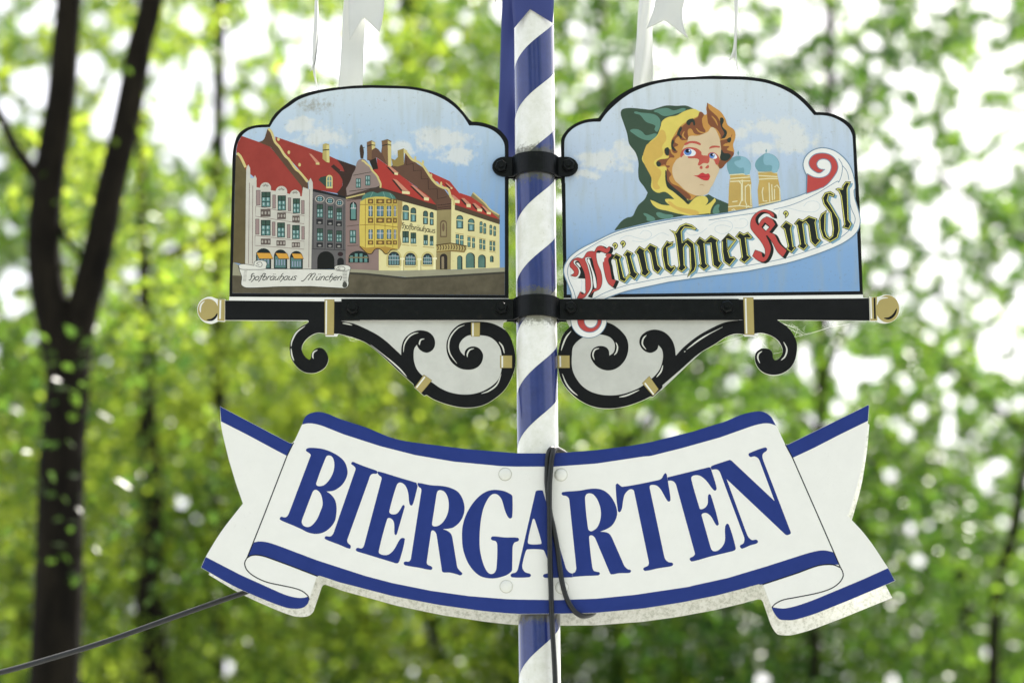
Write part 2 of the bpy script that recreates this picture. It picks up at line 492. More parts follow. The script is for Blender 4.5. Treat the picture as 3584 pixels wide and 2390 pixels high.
# ------------------------------------------------------------------ maypole
PT = W(1867.5, -60, 0); PB = W(1889.5, 2390, 0)        # two points of the axis
def axis(z):
    k = (z - PB.z) / (PT.z - PB.z)
    return PB.x + (PT.x - PB.x) * k
PR = 0.0500
def build_pole():
    root = empty('maypole', (axis(0), 0, 0), 'white pole with a blue spiral stripe that carries all the signs', 'pole')
    zcl = [W(1880, 527, -.05).z, W(1880, 607, -.05).z, W(1880, 1024, -.05).z, W(1880, 1109, -.05).z, W(1880, 2150, -.05).z]  # heights where contact shade is painted on the pole
    def grime_shade(nt, c):
        """contact shade by clamps and banner, painted as a brown-green crust"""
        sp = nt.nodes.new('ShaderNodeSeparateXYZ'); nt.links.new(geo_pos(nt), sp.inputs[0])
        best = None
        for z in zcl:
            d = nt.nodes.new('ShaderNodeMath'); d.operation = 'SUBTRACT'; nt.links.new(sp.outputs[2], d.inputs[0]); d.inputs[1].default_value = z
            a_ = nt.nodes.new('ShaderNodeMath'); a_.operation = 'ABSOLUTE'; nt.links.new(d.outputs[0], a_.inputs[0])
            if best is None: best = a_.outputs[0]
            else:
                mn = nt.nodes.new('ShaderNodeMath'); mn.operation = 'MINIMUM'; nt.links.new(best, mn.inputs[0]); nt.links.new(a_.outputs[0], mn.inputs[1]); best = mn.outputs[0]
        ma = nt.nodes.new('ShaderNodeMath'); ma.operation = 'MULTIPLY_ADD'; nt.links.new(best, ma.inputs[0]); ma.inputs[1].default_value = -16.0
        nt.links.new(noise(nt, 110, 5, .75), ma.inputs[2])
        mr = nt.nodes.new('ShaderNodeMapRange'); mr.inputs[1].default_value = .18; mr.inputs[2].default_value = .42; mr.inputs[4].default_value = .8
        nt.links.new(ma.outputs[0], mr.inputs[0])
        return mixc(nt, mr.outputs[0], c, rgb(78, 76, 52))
    mw, nt, bs = new_mat('pole_white')
    a = noise(nt, 30, 5, .7); b = noise(nt, 140, 4, .75)
    c = ramp(nt, a, [(.35, rgb(218, 220, 208)), (.65, rgb(234, 235, 229))])
    k1 = ramp(nt, b, [(.62, (0, 0, 0)), (.74, (.5, .5, .5))])
    c = mixc(nt, k1, c, rgb(140, 142, 100))
    c = grime_shade(nt, c)
    nt.links.new(c, bs.inputs['Base Color']); bs.inputs['Roughness'].default_value = .3
    bs.inputs['Coat Weight'].default_value = .5; bs.inputs['Coat Roughness'].default_value = .1
    mb, nt, bs = new_mat('pole_blue')
    a = noise(nt, 26, 5, .7)
    c = ramp(nt, a, [(.3, rgb(26, 40, 100)), (.7, rgb(34, 50, 116))])
    k1 = ramp(nt, noise(nt, 90, 4, .75), [(.66, (0, 0, 0)), (.8, (.5, .5, .5))])
    c = mixc(nt, k1, c, rgb(84, 86, 70))
    c = grime_shade(nt, c)
    nt.links.new(c, bs.inputs['Base Color']); bs.inputs['Roughness'].default_value = .22
    bs.inputs['Coat Weight'].default_value = .8; bs.inputs['Coat Roughness'].default_value = .06
    seg = 64; zs = [0 + .1 * i for i in range(63)]
    v = []; f = []
    for z in zs:
        for k in range(seg):
            a = 2 * math.pi * k / seg
            v.append(Vector((axis(z) + PR * math.cos(a), PR * math.sin(a), z)))
    for i in range(len(zs) - 1):
        for k in range(seg):
            a = i*seg + k; b = i*seg + (k+1) % seg
            f.append((a, b, b+seg, a+seg))
    f.append(tuple(range((len(zs)-1)*seg, len(zs)*seg)))
    mesh_obj('pole_shaft', v, f, [mw], root, None, True)
    # blue tape: top edge passes the right limb at photo row 1201
    ztop = W(1955, 1201, 0).z; pitch = (W(1946, 73, 0).z - W(1955, 1201, 0).z) / 3
    bh = pitch * .47
    v = []; f = []
    n0 = -13; n1 = 9; st = 48
    rr = PR + .0004
    rows = range(n0 * st, n1 * st + 1)
    for i in rows:
        ang = 2 * math.pi * i / st                    # 0 at +X, rises with the angle from the front to the right
        zt = ztop + pitch * i / st
        for zz in (zt - bh, zt):
            v.append(Vector((axis(zz) + rr * math.cos(ang), rr * math.sin(ang), zz)))
    for i in range(len(rows) - 1):
        a = 2 * i
        f.append((a, a+2, a+3, a+1))
    keep = [q for q in f if all(0.02 < v[k].z < 6.15 for k in q)]
    mesh_obj('blue_stripe', v, keep, [mb], root, None, True)
    # contact shade at the clamps is painted into both pole colours
    return root
build_pole()
POLE_X = lambda py: axis(W(1880, py, 0).z)

# ------------------------------------------------------------------ iron clamps with bolts
def strap_mesh(x0, x1, z0, z1, Yarm, front=True, round_end=0.0, th=.005, rows=8):
    """flat iron: straight arms, wrapped round the pole in the middle"""
    xc = axis((z0 + z1) / 2)
    s = -1 if front else 1
    rr = PR + .003
    half = rr + .018
    prof = []
    k = 14
    for i in range(k + 1): prof.append((x0 + (xc - half - x0) * i / k, abs(Yarm)))
    # blend and arc
    m = 40
    for i in range(1, m):
        a = math.pi * (1 - i / m)
        x = xc + half * math.cos(a)
        d = abs(x - xc)
        y = math.sqrt(max(0, rr*rr - d*d)) if d < rr else 0
        e = max(0, 1 - (d / half)) 
        yy = abs(Yarm) + (max(y, .0) - abs(Yarm)) * min(1, e * 3.2) if d > rr * .86 else y
        prof.append((x, max(abs(Yarm), yy)))
    for i in range(k + 1): prof.append((xc + half + (x1 - xc - half) * i / k, abs(Yarm)))
    v = []; f = []
    n = len(prof); zm = (z0 + z1) / 2; hh = (z1 - z0) / 2
    def hgt(x):
        e = round_end
        if e <= 0: return hh
        d = min(x - x0, x1 - x)
        if d >= e: return hh
        return hh * (1 - (1 - max(d, 0) / e) ** 2) ** .5 if e > .01 else hh
    cols = []
    for i, (x, y) in enumerate(prof):
        a = prof[max(i-1, 0)]; b = prof[min(i+1, n-1)]
        t = Vector((b[0]-a[0], b[1]-a[1])).normalized()
        nx, ny = -t.y, t.x
        h = hgt(x)
        h = max(h, .004)
        for (px, py) in ((x, y), (x + nx*th, y + ny*th)):
            for zz in (zm - h, zm + h): v.append(Vector((px, s * py, zz)))
    for i in range(n - 1):
        a = 4*i; b = a + 4
        f += [(a, a+1, b+1, b), (a+2, b+2, b+3, a+3), (a+1, a+3, b+3, b+1), (a, b, b+2, a+2)]
    f += [(0, 2, 3, 1), (4*n-4, 4*n-3, 4*n-1, 4*n-2)]
    return v, f
def bolt(parent, x, z, Y, r=.0155, hexa=True):
    v = []; f = []
    def ring(rad, y, n, ph=0): 
        return [Vector((x + rad*math.cos(2*math.pi*k/n + ph), y, z + rad*math.sin(2*math.pi*k/n + ph))) for k in range(n)]
    # washer
    a = ring(r*1.15, Y, 24); b = ring(r*1.15, Y - .002, 24)
    v += a + b; f += [(k, (k+1) % 24, 24 + (k+1) % 24, 24+k) for k in range(24)] + [tuple(range(24, 48))]
    o = 48; n = 6
    c = ring(r, Y - .002, n, .3); d = ring(r, Y - .010, n, .3); e = ring(r*.86, Y - .0125, n, .3)
    v += c + d + e
    f += [(o+k, o+(k+1) % n, o+n+(k+1) % n, o+n+k) for k in range(n)] + [(o+n+k, o+n+(k+1) % n, o+2*n+(k+1) % n, o+2*n+k) for k in range(n)] + [tuple(range(o+2*n, o+3*n))]
    # thread end
    o2 = len(v)
    g = ring(r*.45, Y - .0125, 12); h = ring(r*.42, Y - .017, 12)
    v += g + h; f += [(o2+k, o2+(k+1) % 12, o2+12+(k+1) % 12, o2+12+k) for k in range(12)] + [tuple(range(o2+12, o2+24))]
    return mesh_obj('bolt', v, f, [M_IRON], parent)
def build_clamp(name, label, pxl, pxr, py0, py1, rnd, bolts):
    YA = -.0075
    zl0 = W(1300, py1, YA).z; zl1 = W(1300, py0, YA).z
    x0 = W(pxl, (py0+py1)/2, YA).x; x1 = W(pxr, (py0+py1)/2, YA).x
    root = empty(name, (axis(zl0), 0, zl0), label, 'clamp')
    v, f = strap_mesh(x0, x1, zl0, zl1, .0075, True, rnd)
    mesh_obj('front_strap', v, f, [M_IRON], root)
    v, f = strap_mesh(x0, x1, zl0, zl1, .0035, False, rnd)
    mesh_obj('back_strap', v, f, [M_IRON], root)
    for (bx, by) in bolts:
        p = W(bx, by, YA - .005)
        bolt(root, p.x, p.z, YA - .0050)
    return root
build_clamp('pole_clamp', 'short black iron clamp with two bolts round the pole between the two pictures', 1723, 2023, 551.5, 620, .030, [(1754, 584), (1989, 580)])
build_clamp('support_bar', 'long black iron bar with four bolts crossing the pole below the two pictures', 1194.6, 2586, 1048, 1120.5, .004, [(1235, 1081), (1756, 1080), (1997, 1078), (2544, 1076)])

# ------------------------------------------------------------------ left sign
TH = .004
YF = -.0022            # front face of the upper signs
FRAME_L_OUT = S("D1 510,138c 511,60c A3 88,1540c 125,0c A1 125,1500c 130,1100 140,960 165,850 210,750 290,680 380,640 480,620 628,612c 670,530 740,440 860,340 1000,240 1180,170 1500,110 1800,80 2038,72 A2 300,78 600,92 850,135 1050,205 1200,300 1330,430 1410,530 1455,575c 1560,580 1680,610 1800,660 1890,740 1950,830 1960,900c 1960,1560c C5 590,412c")
FRAME_L_IN = S("A3 130,1515c 165,0c A1 165,1500c 180,1000 200,880 260,770 340,700 430,665 520,655 645,650c 700,560 800,440 900,370 1050,270 1250,200 1500,150 1800,120 2038,113 A2 300,118 600,130 850,180 1050,260 1200,360 1320,480 1390,580 1420,628c 1540,632 1680,665 1780,720 1860,800 1900,880 1908,960c A4 1908,1540c")
BR_L_OUT = "C5 590,420c D2 1935,300c 1900,440c 1862,455c 1850,520c 1900,570 1960,670 2000,820 2012,940 2000,1030 1960,1150 1880,1290 1760,1400 1600,1490 1400,1520 1200,1490 1000,1420 900,1360c 870,1372c 745,1262c 740,1230c 550,1060 380,900 160,720 0,650 D1 2000,630 1870,598c 1850,630c 1712,630c 1690,592c 1600,590 1500,640 1430,720 1413,800 1450,880 1505,920 1525,900 1532,850 1570,795 1640,773 1700,805 1742,890 1735,960 1690,1030 1600,1080 1520,1090 1430,1070 1340,1000 1280,900 1260,770 1280,670 1340,570 1420,500 1492,460c 1488,433c 462,430c 450,447c 370,440c 330,460 270,472 180,440 120,360 110,280 140,200 210,150 280,138 340,160 372,170c 455,168c 465,182c 503,184c 508,150c"
def left_sign():
    base = W(1296, 1044, 0)
    root = empty('picture_sign', (base.x, 0, base.z), 'arched picture sign with a painted corner building under red roofs, left of the pole', 'sign')
    out = FRAME_L_OUT + smooth(P(BR_L_OUT), True)
    plate('sign_plate', out, YF, TH, M_WHITE, M_EDGE, root)
    Y = YF
    a = Art(Y); a.poly(FRAME_L_OUT, M_BLACK, 1, [FRAME_L_IN]); a.build('picture_frame', root)
    # ---- painting
    zt = W(1290, 300, 0).z; zb = W(1290, 1035, 0).z
    cl = lambda px, py, rx, ry: (W(px, py, 0).x, W(px, py, 0).z, rx / 1430, ry / 1430)
    skym = mat_print_sky('print_sky_left', zt, zb, [cl(1545, 490, 125, 62), cl(1600, 545, 75, 45), cl(1130, 480, 120, 45), cl(1400, 520, 55, 40), cl(1050, 440, 70, 35)],
        [(0, rgb(104, 146, 196)), (.35, rgb(118, 158, 204)), (.62, rgb(158, 186, 214)), (1, rgb(202, 214, 219))], (W(1100, 370, 0).x, W(1100, 370, 0).z, .11, .045))
    p = Art(Y); c = paint
    p.poly(FRAME_L_IN, skym, 1)
    DK = c(28, 38, 38, .4); TEAL = c(96, 138, 132); TEAL2 = c(128, 168, 172); CREAM = c(220, 212, 156, .45, .4, .2)
    RED = c(150, 60, 52, .45, .5, .15); RED2 = c(168, 60, 52, .45, .4); BRN = c(92, 70, 54, .45, .4); TRIM = c(206, 192, 128); PINK = c(196, 136, 112)
    # ground
    p.poly(Ln("A3 131,1268 400,1275 1740,1225 A4 0,1240 540,1296 1907,1220 1907,1539 A3 131,1514"), c(90, 84, 66, .5, 1.4, .1), 2)
    p.poly(Ln("A3 140,1090 225,1130 260,1275 133,1270"), c(150, 148, 124), 3)
    p.poly(Ln("A3 1500,1170 A4 -200,1170 180,1198 500,1208 960,1188 1170,1195 1840,1165 1907,1160 1907,1222 1200,1262 560,1294 0,1240 A3 1600,1220"), c(154, 152, 128, .45, .5), 3)
    p.stroke(Ln("A3 1560,1232 A4 0,1250 540,1308 1200,1275 1907,1232"), 7, c(62, 60, 52), 4)
    # left houses
    p.poly(Ln("A1 180,1030 225,1030 325,1250 A3 305,1120 140,1092 166,0"), c(98, 88, 58, .5, .8), 3)
    p.poly(Ln("A1 186,950 205,865 258,770 500,855 640,910 860,1180 1100,1480 A3 1085,190 450,95 A1 440,1345 330,1255 186,1010"), RED, 3)
    p.poly(S("A1 490,855c 560,820 595,730 628,665 670,710 720,860c 780,950 860,1070 900,1100c 1000,1240 1060,1280c 1170,1420c A3 1172,140c 1090,140c A1 1080,1460c 650,920c"), BRN, 4)
    p.poly(Ln("A1 720,780 1360,1000 1562,1090 1640,1190 1668,1258 1560,1235 1640,1370 1640,1450 1590,1530 A3 1560,145 1235,88 A1 1190,1400 850,1010 725,860"), RED, 3)
    p.poly(Ln("A1 1562,1090 1820,1180 1840,1300 1740,1420 1700,1520 A3 1700,200 1560,145 A1 1600,1510 1642,1450 1640,1370 1560,1240 1668,1258 1640,1190"), c(60, 44, 38), 4)
    p.poly(Ln("A1 1480,1190 1520,1160 1610,1235 1600,1300"), c(60, 44, 38), 5)
    p.stroke(So("A1 625,668 668,720 715,850 775,920 855,1045 900,1085 1000,1225 1050,1262 1165,1400"), 8, TRIM, 6)
    for (x, y) in ((762, 815), (905, 995), (1052, 1165)): p.poly(ell('A1', x, y, 18, 24), TRIM, 7)
    p.stroke(So("A1 195,1005 240,1050 312,1200"), 9, TRIM, 6)
    # chimneys
    p.poly(Ln("A1 1370,885 1412,870 1460,886 1463,1136 1420,1130 1367,1082"), c(176, 162, 100), 5)
    p.poly(Ln("A1 1420,900 1460,890 1463,1136 1425,1130"), c(206, 196, 130), 6)
    p.stroke(Ln("A1 1370,965 1458,958"), 3.4, DK, 7)
    p.poly(Ln("A1 1180,1010 1215,1020 1325,1135 1275,1137"), PINK, 5)
    p.poly(Ln("A1 1275,1137 1325,1135 1325,1166 1275,1162"), TRIM, 6)
    # dormer with a window
    p.poly(Ln("A1 1312,1375 1340,1335 1425,1318 1420,1475"), c(52, 70, 60), 5)
    p.poly(arch('A1', 1418, 1305, 1505, 1488), TRIM, 6)
    p.poly(arch('A1', 1432, 1325, 1490, 1465), TEAL, 7)
    p.stroke(Ln("A1 1461,1325 1461,1465"), 2.5, TRIM, 8); p.stroke(Ln("A1 1430,1390 1492,1390"), 2.5, TRIM, 8)
    # roofs in the middle
    p.poly(Ln("A2 20,900 85,962 105,940 140,932 175,955 212,1005 225,890 305,890 350,1190 440,1080 525,1160 540,1012 562,1000 640,1100 720,1160 800,1210 870,1305 905,1385 990,1450 1062,1480 A4 1130,160 1178,230 1178,372 975,385 975,320 A2 700,1470 440,1285 330,1195 150,1065 60,1115 18,1100"), c(98, 72, 58, .45, .4), 4)
    p.poly(Ln("A2 150,1068 320,1190 450,1290 720,1490 870,1600 A4 985,322 900,290 560,170 210,68 A2 215,1470 180,1330 95,1230 165,1222"), RED2, 5)
    p.poly(Ln("A2 50,1112 142,1070 172,1222 100,1232"), c(44, 38, 32), 6)
    p.poly(Ln("A2 15,855 80,830 132,860 130,932 85,962 80,1090 20,1095"), c(120, 92, 66), 5)
    p.poly(Ln("A2 80,840 132,862 130,932 85,962"), TRIM, 6)
    p.stroke(Ln("A2 18,912 80,892 132,900"), 3, DK, 7)
    p.poly(Ln("A2 220,845 300,820 348,852 352,1190 305,1190 228,1010"), c(120, 92, 66), 5)
    p.poly(Ln("A2 302,832 348,852 352,1190 308,1190"), TRIM, 6)
    p.stroke(Ln("A2 222,905 300,885 350,898"), 3, DK, 7); p.stroke(Ln("A2 216,845 300,822 350,850"), 4, c(110, 90, 60), 7)
    p.poly(Ln("A2 352,1080 400,1100 440,1060 438,970 520,940 525,1160 440,1190 370,1180"), c(146, 128, 72), 5)
    p.poly(Ln("A2 520,942 574,975 560,1010 526,1010"), TRIM, 6)
    p.poly(Ln("A2 868,1260 1152,1390 1290,1562 A4 1290,140 1440,190 1600,300 1838,505 1222,322 1215,240 1170,185 1060,40 A2 1030,1450 985,1400 920,1380"), RED2, 4)
    p.stroke(So("A2 562,1002 640,1095 725,1130 790,1185 868,1300 915,1370 985,1440 1060,1478 A4 1130,90 1165,190 1200,232 1212,310"), 8, TRIM, 7)
    for (t, x, y) in (('A2', 680, 1080), ('A2', 785, 1135), ('A2', 898, 1320), ('A2', 1035, 1430)): p.poly(ell(t, x, y, 14, 34), TRIM, 8)
    p.stroke(Ln("A2 555,1070 555,1165 650,1150 655,1250 760,1240 762,1360 855,1355 A4 860,90 980,85 985,220 1110,195"), 2.2, c(50, 38, 30), 8)
    p.poly(Ln("A4 1440,190 1470,135 1520,190 1600,230 1650,300 1720,370 1790,420 1840,440 1838,505 1600,300"), c(132, 120, 86), 5)
    p.stroke(So("A4 1470,135 1560,215 1640,288 1705,365 1830,445"), 4.5, TRIM, 7)
    # dormers
    for s1, s2 in (("A2 300,1178 345,1190 452,1275 400,1285", "A2 393,1270 445,1275 440,1308 395,1300"), ("A2 372,1355 425,1372 605,1540 500,1512", "A4 498,110 605,125 602,160 500,150"),
                   ("A4 620,30 655,36 876,212 800,202", "A4 798,200 868,208 866,248 800,240"), ("A4 1170,165 1205,170 1292,242 1222,237", "A4 1222,237 1290,240 1288,282 1222,276"),
                   ("A4 1310,210 1352,212 1442,296 1382,292", "A4 1382,292 1440,295 1440,340 1384,335"), ("A4 1465,278 1502,282 1598,362 1530,356", "A4 1530,356 1597,362 1595,397 1532,390"),
                   ("A4 1590,315 1612,318 1720,405 1660,400", "A4 1660,400 1718,405 1716,436 1662,430"), ("A4 1095,0 1115,5 1190,66 1160,70", "A4 1160,68 1190,66 1188,86 1165,84")):
        q = Ln(s1); p.poly(shift(q, -5, 3), c(48, 38, 32), 6); p.poly(q, PINK, 7); p.poly(Ln(s2), c(222, 212, 160), 8)
    # grey-pink house and its gable
    p.poly(Ln("A3 1684,212 1990,140 A4 100,140 182,900 182,1202 A3 1684,1182"), c(138, 118, 112, .45, .5, .1), 5)
    p.poly(S("A1 1900,1085 1845,1120 1815,1230 1780,1290c 1745,1390 1690,1490c A3 1702,175c A4 150,60c 190,40c A2 190,1400 130,1300c 80,1205 35,1150c -15,1095"), c(142, 126, 120, .45, .4), 6)
    p.stroke(So("A2 -55,1105 -20,1120 10,1150 60,1190 95,1250 150,1310 180,1370 205,1430 200,1480"), 6, TRIM, 7)
    p.poly(S("A1 1878,925 1900,888 1922,925 1935,990 1925,1080c 1890,1080c 1878,990"), c(66, 52, 42), 7)
    p.stroke(Ln("A1 1915,940 1944,925"), 2.5, c(66, 52, 42), 7)
    p.stroke(Ln("A1 1790,1310 A2 70,1265"), 2.2, c(70, 62, 58), 8); p.stroke(Ln("A1 1735,1530 A2 175,1475"), 2.5, c(60, 54, 50), 8)
    p.poly(Ln("A3 1560,120 2038,0 A4 300,0 975,300 975,400 0,400 A3 1690,400"), c(64, 50, 42), 2)
    p.poly(Ln("A3 1686,160 1990,100 A4 100,80 195,58 432,165 432,250 300,225 0,225 A3 1686,230"), c(70, 58, 50), 5)
    p.stroke(Ln("A3 1690,212 1950,150"), 5, c(196, 182, 120), 6)
    def win(t, x0, y0, x1, y1, cols=2, rows=3, ar=False, frame=None, pane=TEAL, lay=7, top=True):
        p.poly(arch(t, x0, y0, x1, y1) if ar else box(t, x0, y0, x1, y1), frame or DK, lay)
        gx = max(4, (x1-x0)*.08); gy = max(4, (y1-y0)*.045)
        wx = (x1-x0-gx*(cols+1))/cols; wy = (y1-y0-gy*(rows+1))/rows
        for i in range(cols):
            for j in range(rows):
                if ar and j == 0: continue
                xa = x0+gx+i*(wx+gx); ya = y0+gy+j*(wy+gy)
                if j == 0 and top: p.poly(box(t, xa, ya, xa+wx, ya+wy), c(60, 84, 72), lay+1)
                else:
                    p.poly(box(t, xa, ya, xa+wx, ya+wy), pane, lay+1)
                    p.poly(box(t, xa+wx*.25, ya+wy*.1, xa+wx*.6, ya+wy*.7), c(172, 192, 192), lay+2)
    win('A1', 1825, 1352, 1892, 1482, 2, 2, lay=7, top=False); win('A1', 1955, 1312, 2022, 1450, 2, 2, lay=7, top=False)
    # white house
    WH = c(198, 196, 184, .45, .4, .35)
    p.poly(Ln("A1 322,1210 348,1160 374,1210 378,1345 420,1350 440,1308 462,1350 A3 462,62 1082,188 1100,60 1180,90 A1 1175,1400 1202,1345 1232,1405 A3 1236,95 1214,1182 306,1182 318,0"), WH, 5)
    for (x, y, r_) in ((585, 72, 76), (803, 125, 80), (990, 168, 70)):
        p.poly([q for q in ell('A3', x, y, r_, r_)], WH, 6)
        for a_ in (-60, -30, 0, 30, 60):
            sn, cs = math.sin(R(a_)), math.cos(R(a_))
            t = TILES['A3']
            p.stroke([(t[0] + (x + sn*r_*.25)/t[2], t[1] + (y - 10 - cs*r_*.25)/t[2]), (t[0] + (x + sn*r_*.62)/t[2], t[1] + (y - 10 - cs*r_*.62)/t[2])], 2.2, c(90, 84, 78), 7)
    for q in ("A3 365,0 350,1110", "A3 410,40 405,1110", "A3 1190,90 1178,1165"): p.stroke(Ln(q), 2, c(130, 112, 106), 7)
    for q in ("A3 450,318 1120,455 1115,565 447,460 450,318", "A3 442,722 1118,805 1113,912 440,860 442,722"): p.stroke(Ln(q), 1.8, c(130, 112, 106), 7)
    for b in ((528, 125, 655, 335), (752, 175, 865, 380), (960, 215, 1058, 420), (522, 510, 655, 725), (745, 545, 852, 750), (950, 580, 1055, 775)): win('A3', *b)
    for b in ((455, 100, 515, 310), (680, 165, 725, 355), (893, 205, 935, 390), (1075, 240, 1120, 430), (445, 495, 500, 710), (675, 535, 720, 730), (880, 570, 925, 760), (1078, 597, 1122, 780)):
        p.poly(box('A3', *b), c(84, 72, 70), 7); p.poly(box('A3', b[0]+6, b[1]+6, b[2]-6, b[3]-6), c(152, 132, 128), 8)
    for b in ((517, 360, 655, 468), (745, 408, 865, 500), (952, 450, 1055, 545), (520, 765, 655, 850), (735, 790, 860, 865), (945, 815, 1058, 885)):
        p.poly(box('A3', *b), c(96, 86, 80), 7)
        for k in range(3):
            x = b[0] + (b[2]-b[0])*(k+.5)/3
            p.poly(ell('A3', x, (b[1]+b[3])/2, 12, 22, 10), c(168, 162, 152), 8)
    for (x0, x1, y0) in ((455, 662, 898), (700, 882, 915), (920, 1097, 935)):
        p.poly(arch('A3', x0, y0, x1, 1180), DK, 7)
        p.poly(box('A3', x0+14, y0+90, x1-20, 1165), c(88, 122, 118), 8)
        for k in range(4):
            xx = x0 + 30 + k*(x1-x0-60)/3.4
            p.poly(box('A3', xx, y0+140, xx+13, y0+215), c(148, 156, 180), 9)
    for q in ("A3 458,958 650,962 692,1042 498,1042", "A3 718,962 880,968 912,1042 768,1042", "A3 942,968 1075,972 1110,1042 976,1042"):
        p.poly(Ln(q), c(208, 156, 66), 9); p.stroke(Ln(q + ' ' + q.split()[0] + ' ' + q.split()[1]), 1.8, c(70, 50, 30), 10)
    # dark grey house
    p.poly(Ln("A3 1232,92 1684,200 1686,1182 1212,1182"), c(100, 98, 98, .45, .4), 6)
    p.poly(Ln("A3 1234,82 1684,188 1684,218 1234,120"), c(32, 33, 34), 7)
    for b in ((1288, 295, 1375, 480), (1440, 320, 1510, 490), (1558, 345, 1632, 515), (1290, 625, 1375, 800), (1435, 645, 1505, 805), (1555, 655, 1632, 815)): win('A3', *b)
    for (x, y, rx, ry) in ((1330, 222, 66, 50), (1470, 248, 60, 48), (1600, 276, 52, 46)):
        p.poly(ell('A3', x, y, rx, ry), c(176, 170, 160), 7); p.poly(ell('A3', x, y, rx*.78, ry*.78), DK, 8); p.poly(ell('A3', x, y, rx*.55, ry*.6), TEAL2, 9)
        t = TILES['A3']; p.stroke([(t[0]+(x-rx*.6)/t[2], t[1]+y/t[2]), (t[0]+(x+rx*.6)/t[2], t[1]+y/t[2])], 2, DK, 10); p.stroke([(t[0]+x/t[2], t[1]+(y-ry*.6)/t[2]), (t[0]+x/t[2], t[1]+(y+ry*.6)/t[2])], 2, DK, 10)
    for b in ((1282, 495, 1372, 570), (1430, 510, 1512, 585), (1550, 530, 1632, 598), (1285, 820, 1372, 885), (1430, 825, 1508, 890), (1550, 835, 1632, 895)):
        p.poly(box('A3', *b), c(42, 43, 44), 7); p.poly(ell('A3', (b[0]+b[2])/2, b[3]-24, 24, 14, 10), c(146, 144, 140), 8)
    for q in ("A3 1245,215 1238,900", "A3 1405,270 1402,905", "A3 1535,300 1532,912", "A3 1662,300 1658,920", "A3 1225,905 1680,925"): p.stroke(Ln(q), 2.2, c(52, 52, 54), 7)
    p.poly(arch('A3', 1295, 938, 1530, 1182), c(22, 24, 22), 8); p.poly(arch('A3', 1570, 1028, 1660, 1182), c(30, 31, 32), 8); p.poly(ell('A3', 1612, 978, 38, 30), c(50, 36, 38), 8)
    # windows of the pink house
    p.poly(arch('A3', 1742, 262, 1837, 518), DK, 7); p.poly(arch('A3', 1758, 285, 1822, 500), TEAL, 8); p.stroke(Ln("A3 1752,350 1828,350"), 3, c(190, 190, 190), 9); p.stroke(Ln("A3 1790,270 1790,350"), 3, c(190, 190, 190), 9)
    win('A3', 1740, 650, 1826, 830, 2, 2, top=False)
    p.poly(arch('A3', 1723, 933, 2004, 1096), DK, 7)
    for k in range(4): p.poly(box('A3', 1745+k*65, 970 if k in (1, 2) else 1000, 1785+k*65, 1088), TEAL, 8)
    p.stroke(Ln("A3 1728,1025 1995,1025"), 4.5, c(120, 110, 80), 9)
    for q in ("A3 1700,598 1868,578", "A3 1708,866 1860,858", "A3 1700,250 1880,222"): p.stroke(Ln(q), 2, c(84, 70, 66), 7)
    # yellow walls
    p.poly(Ln("A4 430,236 975,382 968,1190 500,1206 180,1202 180,880 440,900"), CREAM, 6)
    p.poly(Ln("A4 432,236 505,258 490,480 500,560 470,700 490,840 455,915 438,900"), c(164, 142, 88), 7)
    p.poly(Ln("A4 975,376 1178,368 1166,1192 966,1192"), c(146, 134, 92, .45, .5), 6)
    p.poly(Ln("A4 1177,215 1216,245 1224,372 1836,570 1840,1165 1166,1192"), CREAM, 6)
    p.poly(Ln("A4 195,72 425,150 975,305 978,385 430,232 400,180"), c(72, 58, 46), 7)
    p.poly(Ln("A4 1222,300 1840,508 1836,572 1222,372"), c(82, 68, 52), 7)
    for q in ("A4 985,310 1170,288", "A4 985,345 1170,322", "A4 985,372 1170,350"): p.stroke(Ln(q), 2, c(50, 36, 28), 7)
    for b in ((505, 303, 592, 515), (615, 340, 692, 537), (787, 383, 853, 570), (879, 400, 931, 582)):
        p.poly(arch('A4', *b), DK, 8); p.poly(arch('A4', b[0]+10, b[1]+12, b[2]-10, b[1]+80), c(70, 98, 94), 9)
        p.poly(box('A4', b[0]+12, b[1]+95, b[2]-12, b[3]-10), TEAL, 9); p.poly(box('A4', (b[0]+b[2])/2-8, b[1]+115, (b[0]+b[2])/2+10, b[3]-16), TEAL2, 10)
        p.stroke(Ln("A4 %g,%g %g,%g" % (b[0], b[1]+85, b[2], b[1]+92)), 3.2, CREAM, 10)
    for b in ((503, 663, 592, 825), (615, 683, 692, 836), (792, 715, 853, 856), (880, 728, 929, 862)):
        win('A4', *b, cols=2, rows=2, lay=8, top=True)
    for b in ((308, 943, 467, 1131), (540, 960, 687, 1131), (785, 968, 912, 1122)):
        t = TILES['A4']
        p.stroke([(q[0], q[1]) for q in inset(arch('A4', *b), -3.5)], 5, c(196, 184, 120), 8)
        p.poly(arch('A4', *b), c(40, 52, 56), 9)
        for k in range(4):
            x = b[0]+14+k*(b[2]-b[0]-20)/4
            p.poly(box('A4', x, b[1]+ (34 if k in (1, 2) else 62), x+(b[2]-b[0])/6.2, b[3]-8), c(104, 138, 140), 10)
        p.stroke(Ln("A4 %g,%g %g,%g" % (b[0]+8, b[1]+62, b[2]-8, b[1]+64)), 2.6, c(170, 178, 180), 11); p.stroke(Ln("A4 %g,%g %g,%g" % (b[0]+4, b[1]+112, b[2]-4, b[1]+114)), 2.6, c(170, 178, 180), 11)
    for (x, y0, y1) in ((500, 1040, 1205), (735, 1045, 1200), (945, 1035, 1190)):
        p.poly(box('A4', x-18, y0, x+18, y1), c(232, 226, 176), 8); p.poly(box('A4', x-30, y0-10, x+32, y0+16), c(236, 230, 190), 9); p.stroke(Ln("A4 %g,%g %g,%g" % (x+20, y0+20, x+20, y1)), 2, c(150, 138, 92), 9)
